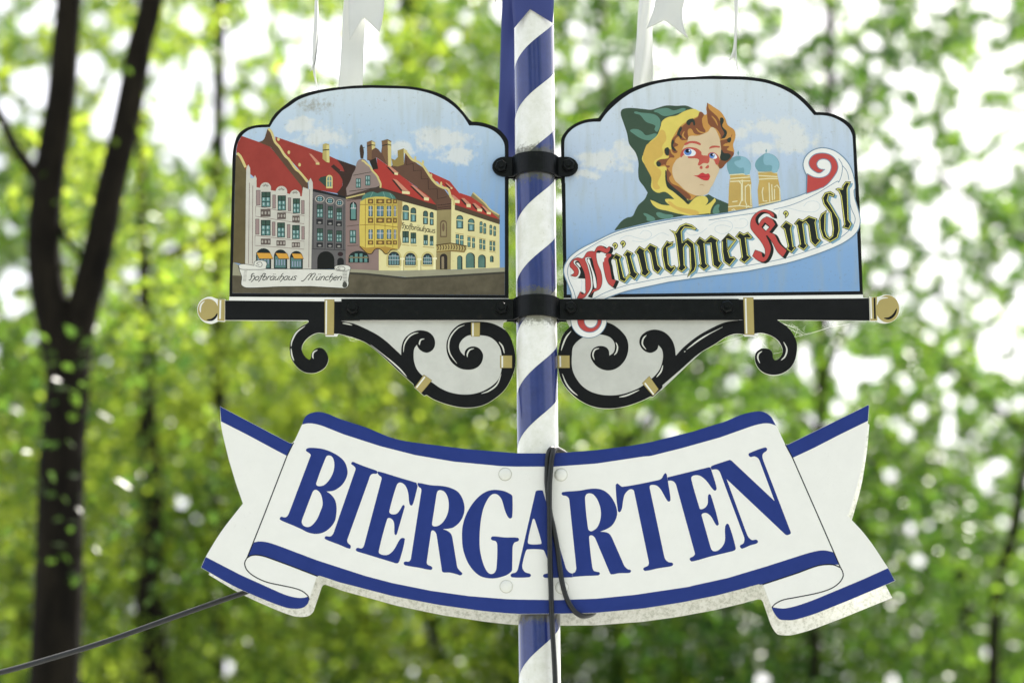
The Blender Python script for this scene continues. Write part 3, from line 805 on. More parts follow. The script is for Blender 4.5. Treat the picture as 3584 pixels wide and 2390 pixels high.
    for q in ("A4 305,1152 462,1155", "A4 535,1152 690,1150", "A4 780,1140 915,1138", "A4 500,850 600,860", "A4 615,858 700,864", "A4 785,878 935,890"): p.stroke(Ln(q), 2, c(146, 122, 68), 8)
    p.poly(arch('A4', 1020, 512, 1114, 746), c(104, 86, 64), 8); p.poly(arch('A4', 1036, 535, 1100, 730), c(150, 138, 100), 9)
    p.poly(ell('A4', 1065, 610, 18, 60, 12), c(112, 92, 70), 10)
    p.poly(arch('A4', 1018, 972, 1120, 1186), c(48, 42, 38), 8); p.poly(arch('A4', 1040, 1010, 1075, 1180), c(140, 126, 100), 9)
    # right wall windows
    for b in ((1243, 445, 1337, 630), (1402, 490, 1492, 664)):
        p.poly(arch('A4', *b), DK, 8); p.poly(arch('A4', b[0]+10, b[1]+12, b[2]-10, b[3]-12), c(88, 126, 120), 9); p.stroke(Ln("A4 %g,%g %g,%g" % (b[0], b[1]+62, b[2], b[1]+72)), 3, CREAM, 10); p.poly(box('A4', b[0]+26, b[1]+95, b[2]-30, b[3]-16), TEAL2, 10)
    for b in ((1562, 530, 1602, 690), (1614, 553, 1651, 702), (1698, 576, 1733, 716), (1751, 594, 1786, 730)):
        p.poly(arch('A4', *b), DK, 8); p.poly(arch('A4', b[0]+8, b[1]+10, b[2]-8, b[3]-10), TEAL, 9); p.stroke(Ln("A4 %g,%g %g,%g" % (b[0], b[1]+58, b[2], b[1]+62)), 2.5, CREAM, 10)
    for b in ((1235, 708, 1280, 855), (1292, 720, 1342, 862), (1396, 743, 1438, 882), (1459, 754, 1498, 895), (1559, 773, 1595, 909), (1606, 783, 1641, 916), (1699, 801, 1731, 931), (1744, 807, 1776, 936)):
        p.poly(box('A4', *b), DK, 8); p.poly(box('A4', b[0]+8, b[1]+8, b[2]-8, b[3]-8), TEAL, 9); p.stroke(Ln("A4 %g,%g %g,%g" % (b[0], b[1]+62, b[2], b[1]+66)), 2.5, CREAM, 10)
    for b in ((1254, 998, 1327, 1187), (1373, 957, 1498, 1168), (1541, 985, 1647, 1166), (1704, 1000, 1754, 1088)):
        p.poly(arch('A4', *b), DK, 8); p.poly(arch('A4', b[0]+4, b[1]+8, b[2]-16, b[3]), c(84, 118, 108, .45, 1.5), 9)
    for q in ("A4 1230,690 1345,708", "A4 1392,728 1500,745", "A4 1555,760 1645,775", "A4 1695,790 1780,800", "A4 1390,900 1500,915", "A4 1555,920 1645,932", "A4 1695,945 1785,955"): p.stroke(Ln(q), 2, c(168, 148, 90), 8)
    # oriel
    p.poly(Ln("A4 -76,255 0,212 130,190 270,195 432,248 440,912 270,872 0,892 -80,865 -88,600"), c(206, 186, 92, .45, .4), 8)
    p.poly(S("A4 -62,250c -40,185 20,138 100,124 160,145c 230,122 320,135 390,180 432,248c 270,196 130,192 0,214c"), c(76, 122, 110, .45, .6), 9)
    for q in ("A4 100,128 60,205", "A4 240,126 262,194", "A4 330,140 370,215"): p.stroke(Ln(q), 2, c(120, 160, 148), 10)
    for (x0, x1) in ((38, 96), (152, 246), (288, 351), (385, 420)):
        for (y0, y1) in ((318, 462), (642, 772)):
            p.poly(box('A4', x0, y0, x1, y1), c(44, 54, 58), 9); p.poly(box('A4', x0+8, y0+8, x1-8, y1-8), c(96, 128, 140), 10)
            p.stroke(Ln("A4 %g,%g %g,%g" % ((x0+x1)/2, y0, (x0+x1)/2, y1)), 2.4, c(196, 192, 190), 11); p.stroke(Ln("A4 %g,%g %g,%g" % (x0, (y0*.6+y1*.4), x1, (y0*.6+y1*.4))), 2.4, c(196, 192, 190), 11)
        for (y0, y1) in ((222, 288), (480, 552), (790, 850)):
            p.poly(box('A4', x0-8, y0, x1+8, y1), c(108, 84, 48), 9); p.poly(ell('A4', (x0+x1)/2, (y0+y1)/2, (x1-x0)*.32, 18, 10), c(192, 160, 84), 10)
    for x in (-5, 122, 265, 372): p.stroke(Ln("A4 %g,215 %g,890" % (x, x)), 2, c(140, 112, 50), 9)
    for q in ("A4 -80,580 130,572 440,610", "A4 -80,300 130,300 430,310"): p.stroke(Ln(q), 2.2, c(140, 112, 50), 9)
    p.poly(S("A4 -84,862c 0,892c 130,880 270,872c 440,912c 330,925 290,975c 255,975c 180,905 110,925 75,972c 20,968c -40,925"), c(170, 138, 66), 9)
    p.stroke(So("A4 -84,870 -30,925 30,972 85,968 125,915 180,905 230,935 268,975 300,970 350,920 440,915"), 3, c(64, 48, 28), 10)
    # balcony
    p.poly(Ln("A4 964,855 1170,828 1385,868 1382,920 1345,958 1170,942 975,962"), c(176, 160, 104), 11)
    for k in range(11):
        x = 985 + k*37; y = 862 - (k*2.6 if k < 6 else 15 - (k-5)*5)
        p.stroke(So("A4 %g,%g %g,%g %g,%g" % (x, y, x+10, y+30, x, y+62)), 3, c(70, 56, 34), 12)
    p.stroke(Ln("A4 964,857 1170,830 1385,870"), 4, c(84, 68, 40), 12); p.stroke(Ln("A4 972,950 1170,932 1360,945"), 3.5, c(120, 98, 56), 12)
    p.build('painting', root)
    # ---- lettering on the wall and on the little scroll
    t = Art(Y)
    INK = c(40, 34, 26)
    tq = lambda tl, x, y: (TILES[tl][0] + x / TILES[tl][2], TILES[tl][1] + y / TILES[tl][2])
    a0 = tq('A4', 498, 622); a1 = tq('A4', 955, 690)
    small_text(t, 'Hofbr\u00e4uhaus', *a0, *a1, 11.5, 0, 2.0, INK, 13)
    t.build('wall_lettering', root)
    t = Art(Y)
    SC = c(216, 216, 206, .45, .4, .25)
    sc = S("A3 215,1135c 250,1118 330,1122 430,1140c 440,1085 500,1066 570,1075 600,1105 590,1150 585,1184c 1000,1186 1540,1192c 1536,1152 1600,1133 1700,1133 1748,1160 1740,1205c 1718,1330 1722,1385 1700,1430 1650,1442 1200,1416 800,1420 330,1436 262,1405 255,1370 262,1290 235,1210")
    t.poly(inset(sc, -1.6), c(40, 42, 36), 13); t.poly(sc, SC, 14)
    for q in ("A3 585,1184 520,1190 430,1190 330,1190 235,1180 217,1140", "A3 445,1130 470,1145 530,1145 530,1095 485,1092 465,1110 500,1125", "A3 1545,1165 1570,1190 1665,1198 1668,1160 1600,1150 1575,1165 1610,1180", "A3 1545,1190 1560,1202 1690,1205 1738,1195"):
        t.stroke(So(q), 1.8, c(44, 46, 42), 15)
    for k in range(9): t.stroke(Ln("A3 %g,%g %g,%g" % (290 - k*2, 1205 + k*18, 335 - k*2, 1205 + k*18)), 1.2, c(120, 120, 110), 15); t.stroke(Ln("A3 %g,%g %g,%g" % (1640 + k, 1225 + k*20, 1705, 1225 + k*20)), 1.6, c(90, 90, 84), 15)
    t.poly(S("A3 1640,1400 1670,1350 1705,1400 1690,1432 1650,1432"), c(70, 72, 66), 15)
    t.build('caption_scroll', root)
    t = Art(Y)
    a0 = tq('A3', 352, 1336); a1 = tq('A3', 1000, 1332)
    small_text(t, 'Hofbr\u00e4uhaus', *a0, *a1, 13.5, .45, 2.5, c(34, 38, 34), 16)
    a0 = tq('A3', 1140, 1334); a1 = tq('A3', 1625, 1336)
    small_text(t, 'M\u00fcnchen', *a0, *a1, 13.5, .45, 2.5, c(34, 38, 34), 16)
    t.build('caption_lettering', root)
    # ---- printed wrought-iron bracket
    b = Art(Y)
    HL = c(206, 208, 198)
    b.poly(Ln("D1 1905,436 D2 0,436 1900,436 1860,452 1848,530 1930,900 1850,1200 1600,1440 1300,1470 1000,1380 600,1080 100,640 D1 2100,600 1880,560"), c(200, 202, 194, .5, .4, .15), 1)
    b.poly(Ln("D1 455,185 1700,195 1910,197 2138,198 2138,436 1905,440 1497,440 1488,431 455,429"), M_BLACK, 2)
    b.poly(S("D1 1497,438c 1492,460 1420,500 1340,570 1280,670 1260,770 1280,900 1340,1000 1430,1070 1520,1090 1600,1080 1690,1030 1735,960 1742,890 1700,805 1640,773 1570,795 1532,850 1525,900 1505,920 1450,880 1413,800 1430,720 1500,640 1600,590 1690,592c 1850,600c 1850,438c"), M_BLACK, 3)
    b.poly(S("D1 1848,430c 1912,443c 2000,460 D2 0,475 150,540 300,620 430,720 585,865c 590,760 620,670 690,600 780,560 850,557 930,580 990,640 1008,720 985,790 930,830 880,832 820,800 790,760 782,735c 750,780 740,850 745,940 780,1040 850,1120 985,1215 1080,1280 1200,1330 1350,1355 1500,1345 1650,1290 1780,1190 1830,1080 1842,960 1838,870 1820,780 1770,700 1700,645 1620,622 1440,617 1370,650 1320,710 1307,760 1325,820 1375,875c 1380,820 1410,780 1470,757 1540,770 1590,820 1607,880 1580,970 1510,1030 1420,1047 1320,1030 1220,960 1165,860 1148,760 1165,660 1220,560 1300,490 1380,460 1500,448 1650,455 1750,480 1850,530c 1900,570 1960,670 2000,820 2011,940 2000,1030 1960,1150 1880,1290 1760,1400 1600,1490 1400,1519 1200,1489 1000,1419 900,1359c 870,1371c 746,1262c 741,1230c 550,1060 380,900 160,720 0,650 D1 2000,630 1870,598c 1848,600c"), M_BLACK, 4)
    for q in ("D1 1455,500 1350,580 1290,690 1278,760", "D1 1278,780 1290,870 1315,935", "D1 1610,800 1560,830 1548,880 1558,910", "D1 1920,468 1980,476 2040,492", "D2 205,735 400,890 560,1030 655,1135", "D2 612,830 625,730 680,640 740,600 800,585", "D2 875,662 830,675 812,720 815,740",
              "D2 1375,490 1290,530 1200,640 1175,760 1200,860 1280,970", "D2 1495,782 1440,800 1410,850 1410,890", "D2 1805,700 1850,760 1872,845", "D2 1832,1100 1780,1230 1680,1310 1585,1345"):
        b.stroke(So(q), 5.2, HL, 5, True)
    b.build('scrollwork', root)
    def band(q, hq):
        g = Art(Y)
        pts = Ln(q)
        g.poly(inset(pts, -1.2), c(120, 108, 66), 5); g.poly(pts, M_GOLD, 6); g.stroke(Ln(hq), 5.5, c(226, 227, 218), 7)
        g.build('gold_band', root)
    band("D1 1700,175 1815,175 1810,612 1700,612", "D1 1719,182 1715,605")
    band("D2 1460,462 1565,462 1562,630 1460,630", "D2 1480,465 1480,627")
    band("D2 1822,873 1965,873 1965,1022 1822,1022", "D2 1846,876 1846,1019")
    band("D2 868,1112 965,1180 835,1335 757,1265", "D2 880,1135 775,1270")
    f = Art(Y)
    f.poly(ell('D1', 243, 303, 128, 140, 36), M_GOLD, 3)
    f.poly(Ln("D1 365,172 452,170 450,440 360,436"), M_GOLD, 2)
    f.stroke(Ln("D1 398,180 391,415"), 6, c(226, 227, 218), 4)
    f.stroke(So("D1 200,190 158,235 145,290 150,335"), 6, c(226, 227, 218), 5, True)
    f.stroke(So("D1 225,425 285,425 335,390 358,345"), 8.5, M_BLACK, 5, True)
    f.build('ball_finial', root)
left_sign()
# ------------------------------------------------------------------ right sign
FRAME_R_OUT = S("B3 122,1505c 95,0c B1 90,1500c 88,1160 88,950 100,900 150,820 230,750 330,695 440,665 577,650c 640,560 740,440 880,330 1050,240 1300,165 1600,120 2016,97 B2 400,102 700,135 900,190 1080,270 1230,380 1340,490 1405,570c 1530,577 1650,605 1780,670 1880,760 1920,860 1926,960c B4 1975,300c 2016,1460c")
FRAME_R_IN = S("B3 165,1460c 145,0c B1 140,1500c 133,960 160,880 230,800 330,740 450,705 603,697c 680,590 780,490 900,390 1050,300 1300,210 1600,160 2016,142 B2 400,148 700,180 900,240 1080,330 1200,420 1300,520 1380,612c 1500,615 1620,640 1740,700 1830,780 1875,870 1885,960c 1914,1560c B4 1975,1415c")
BR_R_OUT = "D4 1715,150c 1785,155c 1790,140c 1870,145c 1920,133 1980,114 2050,118 2120,158 2166,240 2166,340 2100,430 2000,466 1920,460 1880,441c 1800,441c 1795,432c 622,428c 618,440c 660,440 740,490 820,570 880,690 890,800 860,940 800,1030 700,1095 600,1117 500,1096 430,1052 380,980 362,900 380,830 440,785 500,780 560,800 585,850 592,905 625,928 680,890 710,830 700,760 650,680 560,620 470,592 408,588c 400,628c 240,630c 215,605c 120,600 0,640 D3 2000,730 1800,850 1560,1060 1350,1240c 1350,1272c 1232,1385c 1200,1380c 1100,1430 900,1500 700,1530 500,1510 320,1430 180,1310 90,1180 45,1020 45,860 70,720 120,590 205,520c 192,440c 116,400c 116,160c"
def right_sign():
    base = W(2490, 1036, 0)
    root = empty('picture_sign', (base.x, 0, base.z), 'arched picture sign with a painted face in a green hood, right of the pole', 'sign')
    out = FRAME_R_OUT[:-1] + [FRAME_R_OUT[-1]] + smooth(P(BR_R_OUT), True)
    plate('sign_plate', out, YF, TH, M_WHITE, M_EDGE, root)
    Y = YF
    a = Art(Y); a.poly(FRAME_R_OUT, M_BLACK, 1, [FRAME_R_IN]); a.build('picture_frame', root)
    zt = W(2480, 270, 0).z; zb = W(2480, 1030, 0).z
    cl = lambda px, py, rx, ry: (W(px, py, 0).x, W(px, py, 0).z, rx / 1430, ry / 1430)
    skym = mat_print_sky('print_sky_right', zt, zb, [cl(2720, 450, 135, 52), cl(2780, 500, 110, 45), cl(2660, 520, 60, 30), cl(2590, 470, 40, 30), cl(2100, 560, 95, 50), cl(2190, 540, 60, 70), cl(2060, 610, 55, 25)],
        [(0, rgb(120, 158, 200)), (.2, rgb(130, 166, 206)), (.45, rgb(172, 192, 212)), (.62, rgb(180, 198, 218)), (1, rgb(206, 216, 220))])
    p = Art(Y); c = paint
    p.poly(FRAME_R_IN, skym, 1)
    G1 = c(60, 80, 64, .45, .4); G2 = c(94, 134, 118, .45, .3); YL = c(214, 198, 100, .45, .3); YD = c(204, 172, 88, .45, .3)
    HB = c(192, 142, 74, .45, .3); HD = c(128, 80, 54, .45, .3); HK = c(46, 56, 50, .45, .3); SK = c(208, 187, 152, .45, .25); RD = c(184, 88, 74, .45, .3)
    # hooded cloak
    p.poly(S("B1 868,600 880,545 920,525 1000,517 1150,530 1270,540 1370,510 1470,485 1600,490 1720,487 1815,525c 1900,620c B4 -100,200c 0,152c 80,198 180,240 260,275c 255,385c 0,420c B3 1700,430c 1300,500c 790,625c 790,615 830,560 880,500 950,455 1020,437 1060,360 1100,290 1180,215 1220,130c 1170,50 B1 1110,1460 1095,1350 1100,1230 1060,1100 980,990 950,850 900,700"), G1, 2)
    for q in ("B1 1040,575 1140,580 1300,600 1370,650 1388,720 1345,830 1310,800 1320,750 1200,700 1120,610", "B1 1300,560 1400,525 1480,520 1560,550 1720,530 1600,590 1440,625 1350,580", "B1 990,810 1080,795 1150,830 1200,875 1340,855 1300,920 1220,940 1120,910 1030,850",
              "B3 1165,400 1260,430 1320,480 1215,495 1205,450", "B3 1330,395 1450,410 1560,440 1400,465", "B4 60,350 90,300 140,285 130,340 140,390 60,400"):
        p.poly(S(q), G2, 3)
    # yellow lining and collar
    p.poly(S("B1 1820,530 1700,560 1600,615 1480,640 1410,690 1390,760 1340,880 1230,980 1190,1080 1145,1180 1190,1270 1250,1370 1272,1450 1265,1540 B3 1290,95 1355,132 1440,118 1500,150 1570,215c 1450,215 1455,245 1512,297c 1400,285 1300,240 1253,225c 1290,290 1360,340 1480,368 1600,400 1762,430c 2016,400c B4 22,405c 30,350 60,290 95,235 80,200c 20,260 B3 1975,297c 2010,240 1990,190 1940,170c 1850,190 1760,280c 1740,170 B1 1700,1300 1900,800c 1905,565c"), YL, 4)
    for q in ("B1 1410,800 1465,920 1410,1020 1420,1130 1300,1230 1400,1350 1350,1500 1380,1568 1300,1568 1275,1440 1160,1190 1200,1010 1240,975 1340,900", "B3 1490,240 1600,310 1800,350 1885,380 1880,415 1800,420 1580,340"):
        p.poly(S(q), YD, 5)
    # hair
    p.poly(S("B1 1905,565c 1950,600 1990,600 1985,520 2005,462 2016,460 B2 60,500 160,570 220,660 250,740 330,800 352,860 345,920 320,1000 335,1090 300,1170 230,1240 150,1312 100,1312 B1 2016,1500 B3 2016,100 1850,180 1790,225 1750,215 1600,110 B1 1500,1560 1480,1420 1460,1290 1350,1280 1335,1225 1380,1190 1500,1160 1450,1130 1440,1060 1540,1050 1522,970 1560,880 1650,750 1800,660 1880,620"), HB, 6)
    for q in ("B1 1905,568 1955,605 1930,660 1945,760 1975,830 1900,865 1830,850 1790,790 1750,800 1745,860 1755,920 1700,940 1650,930 1620,890 1575,960 1620,1000 1565,1040 1612,1090 1560,1105 1530,1040 1540,930 1600,860 1670,760 1780,680 1870,640",
              "B1 1440,1060 1500,1050 1530,1110 1570,1160 1510,1170 1460,1260 1510,1275 1480,1300 1440,1260 1350,1280 1335,1225 1380,1190 1500,1160", "B1 1470,1310 1500,1340 1530,1390 1500,1430 1535,1500 B3 1640,60 1780,215 1600,115 B1 1480,1480",
              "B2 -20,450 0,520 60,580 120,640 180,770 215,870 160,925 155,870 100,790 30,760 -10,700", "B2 150,950 210,930 290,900 310,860 270,960 200,1010 270,1020 240,1060 330,1100 300,1170 230,1240 150,1312 130,1230 165,1170 165,1040"):
        p.poly(S(q), HD, 7)
    for q in ("B1 1725,700 1800,655 1835,690 1830,750 1800,700 1760,745", "B1 1600,860 1655,755 1665,800 1640,850 1665,910 1620,880", "B1 1550,930 1565,960 1550,1010 1590,1080 1535,1045 1528,980", "B1 1440,1065 1480,1030 1500,1060 1480,1140", "B1 1330,1240 1360,1215 1395,1250 1365,1285",
              "B1 1450,1330 1470,1400 1485,1480 B3 1700,180 1760,280 1690,230 1560,120 B1 1470,1540", "B2 150,655 180,643 200,680 180,755 240,830 215,905 175,912 205,850 165,770", "B2 165,1060 200,1105 270,1115 290,1150 240,1205 170,1200 150,1170", "B2 240,935 290,905 275,970"):
        p.poly(S(q), HK, 8)
    for q in ("B1 1850,780 1900,830 1975,845", "B1 1700,820 1680,880 1720,925", "B2 40,620 90,680 120,750", "B2 200,740 250,790 300,850", "B2 190,1010 230,990 300,1000"):
        p.stroke(So(q), 5, HB, 9, True)
    # face
    p.poly(S("B1 1760,890 1880,880 1960,850 2010,825 B2 40,768 90,800 130,880 150,950 162,1080 140,1180 105,1250 142,1312 100,1420 50,1530 B4 30,60 B3 2005,140 1900,172 1800,150 1700,90 1620,10 B1 1580,1470 1545,1380 1545,1290 1590,1200 1650,1150 1680,1040 1740,950"), SK, 10)
    for q in ("B1 1698,1002 1740,960 1830,950 1900,972 1915,1003 1850,985 1780,978", "B2 5,1050 40,1015 100,1010 152,1028 90,1034 40,1042", "B1 1650,1165 1672,1070 1740,1032 1850,1042 1920,1090 1930,1132 2016,1150 2016,1235 1950,1238 1880,1268 1888,1190 1750,1172 1742,1150 1695,1132",
              "B2 -5,1115 60,1095 120,1135 142,1200 108,1262 68,1195 0,1160"):
        p.poly(S(q), RD, 11)
    p.poly(S("B1 1690,1095 1730,1052 1800,1058 1848,1095 1835,1135 1780,1148 1715,1140"), c(226, 228, 228), 12)
    p.poly(ell('B1', 1745, 1093, 50, 44), c(92, 132, 192), 13); p.poly(ell('B1', 1742, 1078, 30, 26), c(20, 26, 44), 14); p.poly(ell('B1', 1765, 1075, 9, 12, 8), c(235, 238, 240), 15)
    p.poly(S("B2 10,1140 40,1108 80,1115 112,1160 95,1180 50,1178"), c(226, 228, 228), 12)
    p.poly(ell('B2', 45, 1140, 36, 36), c(92, 132, 192), 13); p.poly(ell('B2', 44, 1128, 22, 20), c(20, 26, 44), 14); p.poly(ell('B2', 62, 1128, 8, 11, 8), c(235, 238, 240), 15)
    for q in ("B1 1898,1302 1925,1272 1934,1312", "B1 1975,1303 1990,1275 2016,1265 2016,1300"): p.poly(S(q), RD, 12)
    p.poly(S("B1 1815,1398c 1875,1396 1935,1362 1975,1380 2016,1374 B2 22,1412c B1 2010,1462 1945,1458 1875,1422"), c(190, 62, 64), 12)
    p.stroke(So("B1 1870,1408 1940,1415 2025,1412"), 2, c(150, 44, 48), 13, True)
    p.stroke(So("B3 1895,35 1925,25 1960,38"), 2.4, c(176, 140, 104), 12, True)
    # the two domed towers
    TW = c(190, 162, 92, .45, .5); CR = c(220, 216, 176); DM = c(112, 156, 166); DL = c(136, 178, 192)
    p.poly(Ln("B2 278,1380 540,1388 560,1500 B4 556,120 575,330 255,378 265,80 275,-60 B2 285,1500"), TW, 2)
    p.poly(Ln("B2 645,1345 895,1360 912,1450 935,1560 B4 948,244 655,305 640,100 655,0 B2 660,1480"), TW, 2)
    for q in ("B2 275,1392 440,1380 540,1395", "B2 280,1440 540,1420", "B2 280,1478 420,1472 545,1470", "B4 440,-40 445,240", "B4 390,-30 430,20 430,230 400,300", "B4 480,40 480,240 500,300", "B4 545,20 555,300", "B4 255,315 400,300 570,318", "B4 480,60 520,20 548,60", "B4 310,250 378,240",
              "B2 645,1358 820,1350 900,1370", "B2 650,1400 900,1415", "B2 655,1450 780,1440 905,1440", "B4 715,60 700,120 715,240 765,240", "B4 790,0 800,250", "B4 825,20 835,230", "B4 860,60 895,30 930,80 935,240", "B4 655,290 800,260 945,232", "B4 860,80 862,220", "B4 300,358 330,345 350,362", "B4 490,330 520,300 545,322"):
        p.stroke(Ln(q), 3.6, CR, 3)
    p.poly(S("B2 385,1145 480,1162 540,1220 555,1290 530,1390c 270,1385c 240,1290 250,1210 310,1165"), DM, 3)
    p.poly(S("B2 755,1108 860,1140 920,1220 922,1290 890,1362c 650,1350c 608,1280 622,1210 680,1150"), DM, 3)
    p.poly(S("B2 420,1150 500,1180 550,1260 545,1330 520,1385 470,1385 460,1300 410,1300 350,1260 340,1220 420,1190"), DL, 4)
    p.poly(S("B2 745,1115 850,1140 915,1220 915,1290 880,1360 830,1355 825,1270 740,1260 715,1200"), DL, 4)
    for q in ("B2 388,1070 400,1105 388,1150 375,1105", "B2 755,1050 765,1075 752,1112 742,1078"): p.poly(Ln(q), DM, 3)
    p.build('painting', root)
    # ---- name scroll
    n = Art(Y)
    STEEL = c(108, 138, 160); PW = c(230, 231, 226, .42, .25, .15); RR = c(182, 74, 70, .42, .2)
    sc = S("B3 235,1520c 225,1440 170,1290 132,1180 133,1110 160,1040 220,960 350,865 550,765 780,655 1000,590 1300,525 1600,475 2016,440 B4 300,395 650,325 950,250 1150,190 1283,138c B2 1288,1400c 1250,1310 1242,1240 1270,1160 1340,1090 1430,1052 1520,1046 1640,1080 1740,1150 1820,1240 1870,1340 1898,1450 1908,1568 B4 1895,100 1905,200 1940,320 1968,430 1975,520 1940,630 1850,720 1700,810 1400,930 1000,1050 500,1150 0,1215 B3 1500,1290 1000,1395 800,1455 640,1520 600,1545c 560,1545c 240,1545c")
    n.poly(inset(sc, -3.4), STEEL, 15)
    n.poly(sc, PW, 16)
    n.stroke(So("B3 290,1540 250,1400 190,1260 175,1130 230,1010 420,870 760,690 1100,590 1500,510 2016,440 B4 0,492 300,445 620,400", 6)[0:46], 2.2, STEEL, 17)
    n.stroke(So("B4 0,490 300,440 620,395"), 2.2, STEEL, 17); n.stroke(So("B4 850,350 1100,285 1400,150 1600,30 1690,-20 B2 1700,1490 1740,1380 1745,1260 1700,1180"), 2.2, STEEL, 17)
    n.stroke(So("B2 1750,1270 1810,1350 1835,1460"), 2.2, STEEL, 17)
    n.stroke(So("B4 1845,260 1870,350 1915,460 1900,540 1840,620 1700,730 1400,855 1000,985 500,1085 0,1165 B3 1500,1225 1000,1325 700,1420 480,1530"), 2.2, STEEL, 17)
    FL = c(196, 208, 212)
    for q in ("B3 860,730 960,690 1080,720 1200,740 1270,690 1250,640 1170,625 1120,670", "B3 1020,760 1150,770 1280,720 1400,655 1500,690", "B3 1720,640 1780,685 1900,660 2000,590", "B4 0,560 120,505 280,510 310,590 200,665 90,630 100,570 200,555 290,580", "B4 340,590 450,590 515,530 470,470 400,480", "B4 1240,310 1300,250 1420,250 1455,320 1380,380 1200,370 1050,335 940,350 915,440", "B3 300,950 450,870 620,790 690,830", "B3 210,1130 240,1250 350,1260 350,1420"):
        n.stroke(So(q), 1.7, FL, 17)
    red = S("B2 1505,1325c 1450,1362 1390,1342 1332,1290 1315,1230 1340,1170 1400,1125 1500,1112 1590,1135 1660,1200 1686,1290 1660,1370 1560,1500 1480,1560 B4 1500,52 1400,95 1284,136c B2 1293,1385c 1380,1425 1480,1430 1560,1395 1600,1330 1605,1260 1570,1200 1500,1178 1440,1195 1410,1240 1422,1290 1460,1320")
    n.poly(inset(red, -2.8), STEEL, 18); n.poly(red, RR, 19)
    # end of the scroll under the iron bar
    t = TILES['D3']
    n.poly(ell('D3', 430, 425, 228, 228, 40), STEEL, 15)
    n.poly(ell('D3', 430, 425, 220, 220, 40), PW, 16)
    n.poly(ell('D3', 440, 430, 156, 156, 36), STEEL, 17); n.poly(ell('D3', 438, 428, 148, 148, 36), RR, 18)
    n.poly(ell('D3', 457, 440, 86, 90, 30), STEEL, 19); n.poly(ell('D3', 455, 436, 78, 84, 30), PW, 20)
    ns = n.build('name_scroll', root)
    # ---- blackletter
    YEL = c(208, 206, 112, .42, .15); INK = c(30, 36, 34, .42, .15); SH = c(126, 164, 184, .42, .1)
    letters = ["B3 755,985 805,918 885,962 862,1002 915,1225 935,1238 978,1180 930,968 900,945 950,878 1030,920 1003,962 1060,1155 1105,1190 1050,1272 990,1225 920,1308 845,1270 800,1010",
     "B3 1050,905 1110,828 1180,870 1250,793 1348,840 1330,890 1365,1070 1412,1118 1355,1192 1290,1140 1250,930 1215,880 1185,905 1225,1120 1256,1170 1190,1237 1125,1195 1135,1150 1085,950",
     "B3 1403,860 1470,758 1510,780 1555,765 1545,822 1480,852 1500,1060 1530,1095 1570,1078 1592,1110 1525,1192 1440,1130 1405,950",
     "B3 1503,612 1588,642 1640,562 1720,528 1800,550 1862,600 1840,622 1780,597 1705,590 1668,640 1680,770 1745,723 1830,790 1862,1080 1840,1150 1738,1232 1775,1120 1762,850 1722,808 1697,850 1707,1070 1737,1110 1665,1172 1600,1130 1627,1080 1582,720 1560,660",
     "B3 1833,790 1900,708 1970,755 B4 30,686 132,745 112,782 147,1015 184,1050 125,1130 52,1080 22,795 B3 1966,800 1990,1050 2025,1088 1955,1147 1876,1085 1907,1060 1877,830",
     "B4 350,705 405,638 460,670 515,643 577,715 545,737 490,730 517,940 560,975 470,1057 403,1010 432,970 400,740",
     "B4 941,575 1010,498 1097,550 1080,600 1112,830 1147,845 1085,920 1013,865 1037,830 985,610",
     "B4 1118,535 1175,468 1230,490 1310,433 1417,470 1400,520 1432,720 1472,755 1395,837 1330,770 1300,560 1270,520 1240,542 1272,790 1302,820 1245,887 1163,835 1192,800 1150,560",
     "B4 1443,480 1470,410 1542,358 1532,420 1527,620 1550,690 1580,718 1612,690 1622,600 1590,400 1500,280 1480,200 1520,130 1590,112 1652,150 1636,190 1575,165 1560,230 1622,330 1702,470 1717,620 1690,720 1590,780 1490,720 1450,600",
     "B4 1658,85 1690,70 1745,75 B2 1745,1540 1790,1478 1857,1480 1845,1520 1812,1560 B4 1815,60 1832,480 1872,540 1835,612 1748,585 1772,545 1725,180 1700,115"]
    E = ("B4 170,760 260,660 370,745 262,890 285,968 330,963 360,990 275,1092 193,1030 173,900", "B4 245,742 325,765 250,848")
    def black_letter(q, hole=None):
        g = Art(Y); o = Ln(q)
        h = [Ln(hole)] if hole else []
        g.poly(shift(o, 8, 5.5), SH, 20, [])
        g.poly(inset(o, -.8), INK, 21, h)
        io = inset(o, 2.6); g.stroke(io + io[:2], 3.2, YEL, 22)
        if h: io = inset(h[0], -2.4); g.stroke(io + io[:2], 2.4, YEL, 22)
        g.build('letter', ns)
    for q in letters[:5]: black_letter(q)
    black_letter(*E)
    for q in letters[5:]: black_letter(q)
    for (tl, x, y) in (('B3', 795, 820), ('B3', 898, 796), ('B4', 1010, 405)):
        g = Art(Y)
        sh = S("%s %g,%g %g,%g %g,%g %g,%g %g,%gc %g,%g" % (tl, x-38, y-5, x, y-42, x+38, y-5, x+22, y+35, x-12, y+64, x-12, y+25))
        g.poly(sh, INK, 21); g.poly(inset(sh, 2.6), YEL, 22); g.poly([(q[0], q[1]) for q in ell(tl, x, y, 12, 16, 10)], INK, 23)
        g.build('umlaut_dot' if tl == 'B3' else 'letter_dot', ns)
    Mq = ["B3 205,1090 222,1030 300,980 372,990 430,910 500,895 520,908 560,842 620,825 680,862 722,835 725,880 690,918 640,905 570,885 545,930 562,1050 610,1170 622,1300 590,1385 500,1432 470,1476c 510,1395 550,1382 556,1250 520,1100 490,985 450,968 400,985 430,1080 470,1250 472,1370 430,1450 380,1505 300,1508c 340,1425c 365,1455 408,1440 410,1400 400,1200 340,1060 310,1020 262,1010 250,1050 300,1110 317,1170 285,1222 218,1210c 262,1175 240,1130",
          "B3 640,1010 690,930 738,928c 745,950 705,1000 725,1100 752,1260c 805,1275c 765,1362c 705,1310 665,1200"]
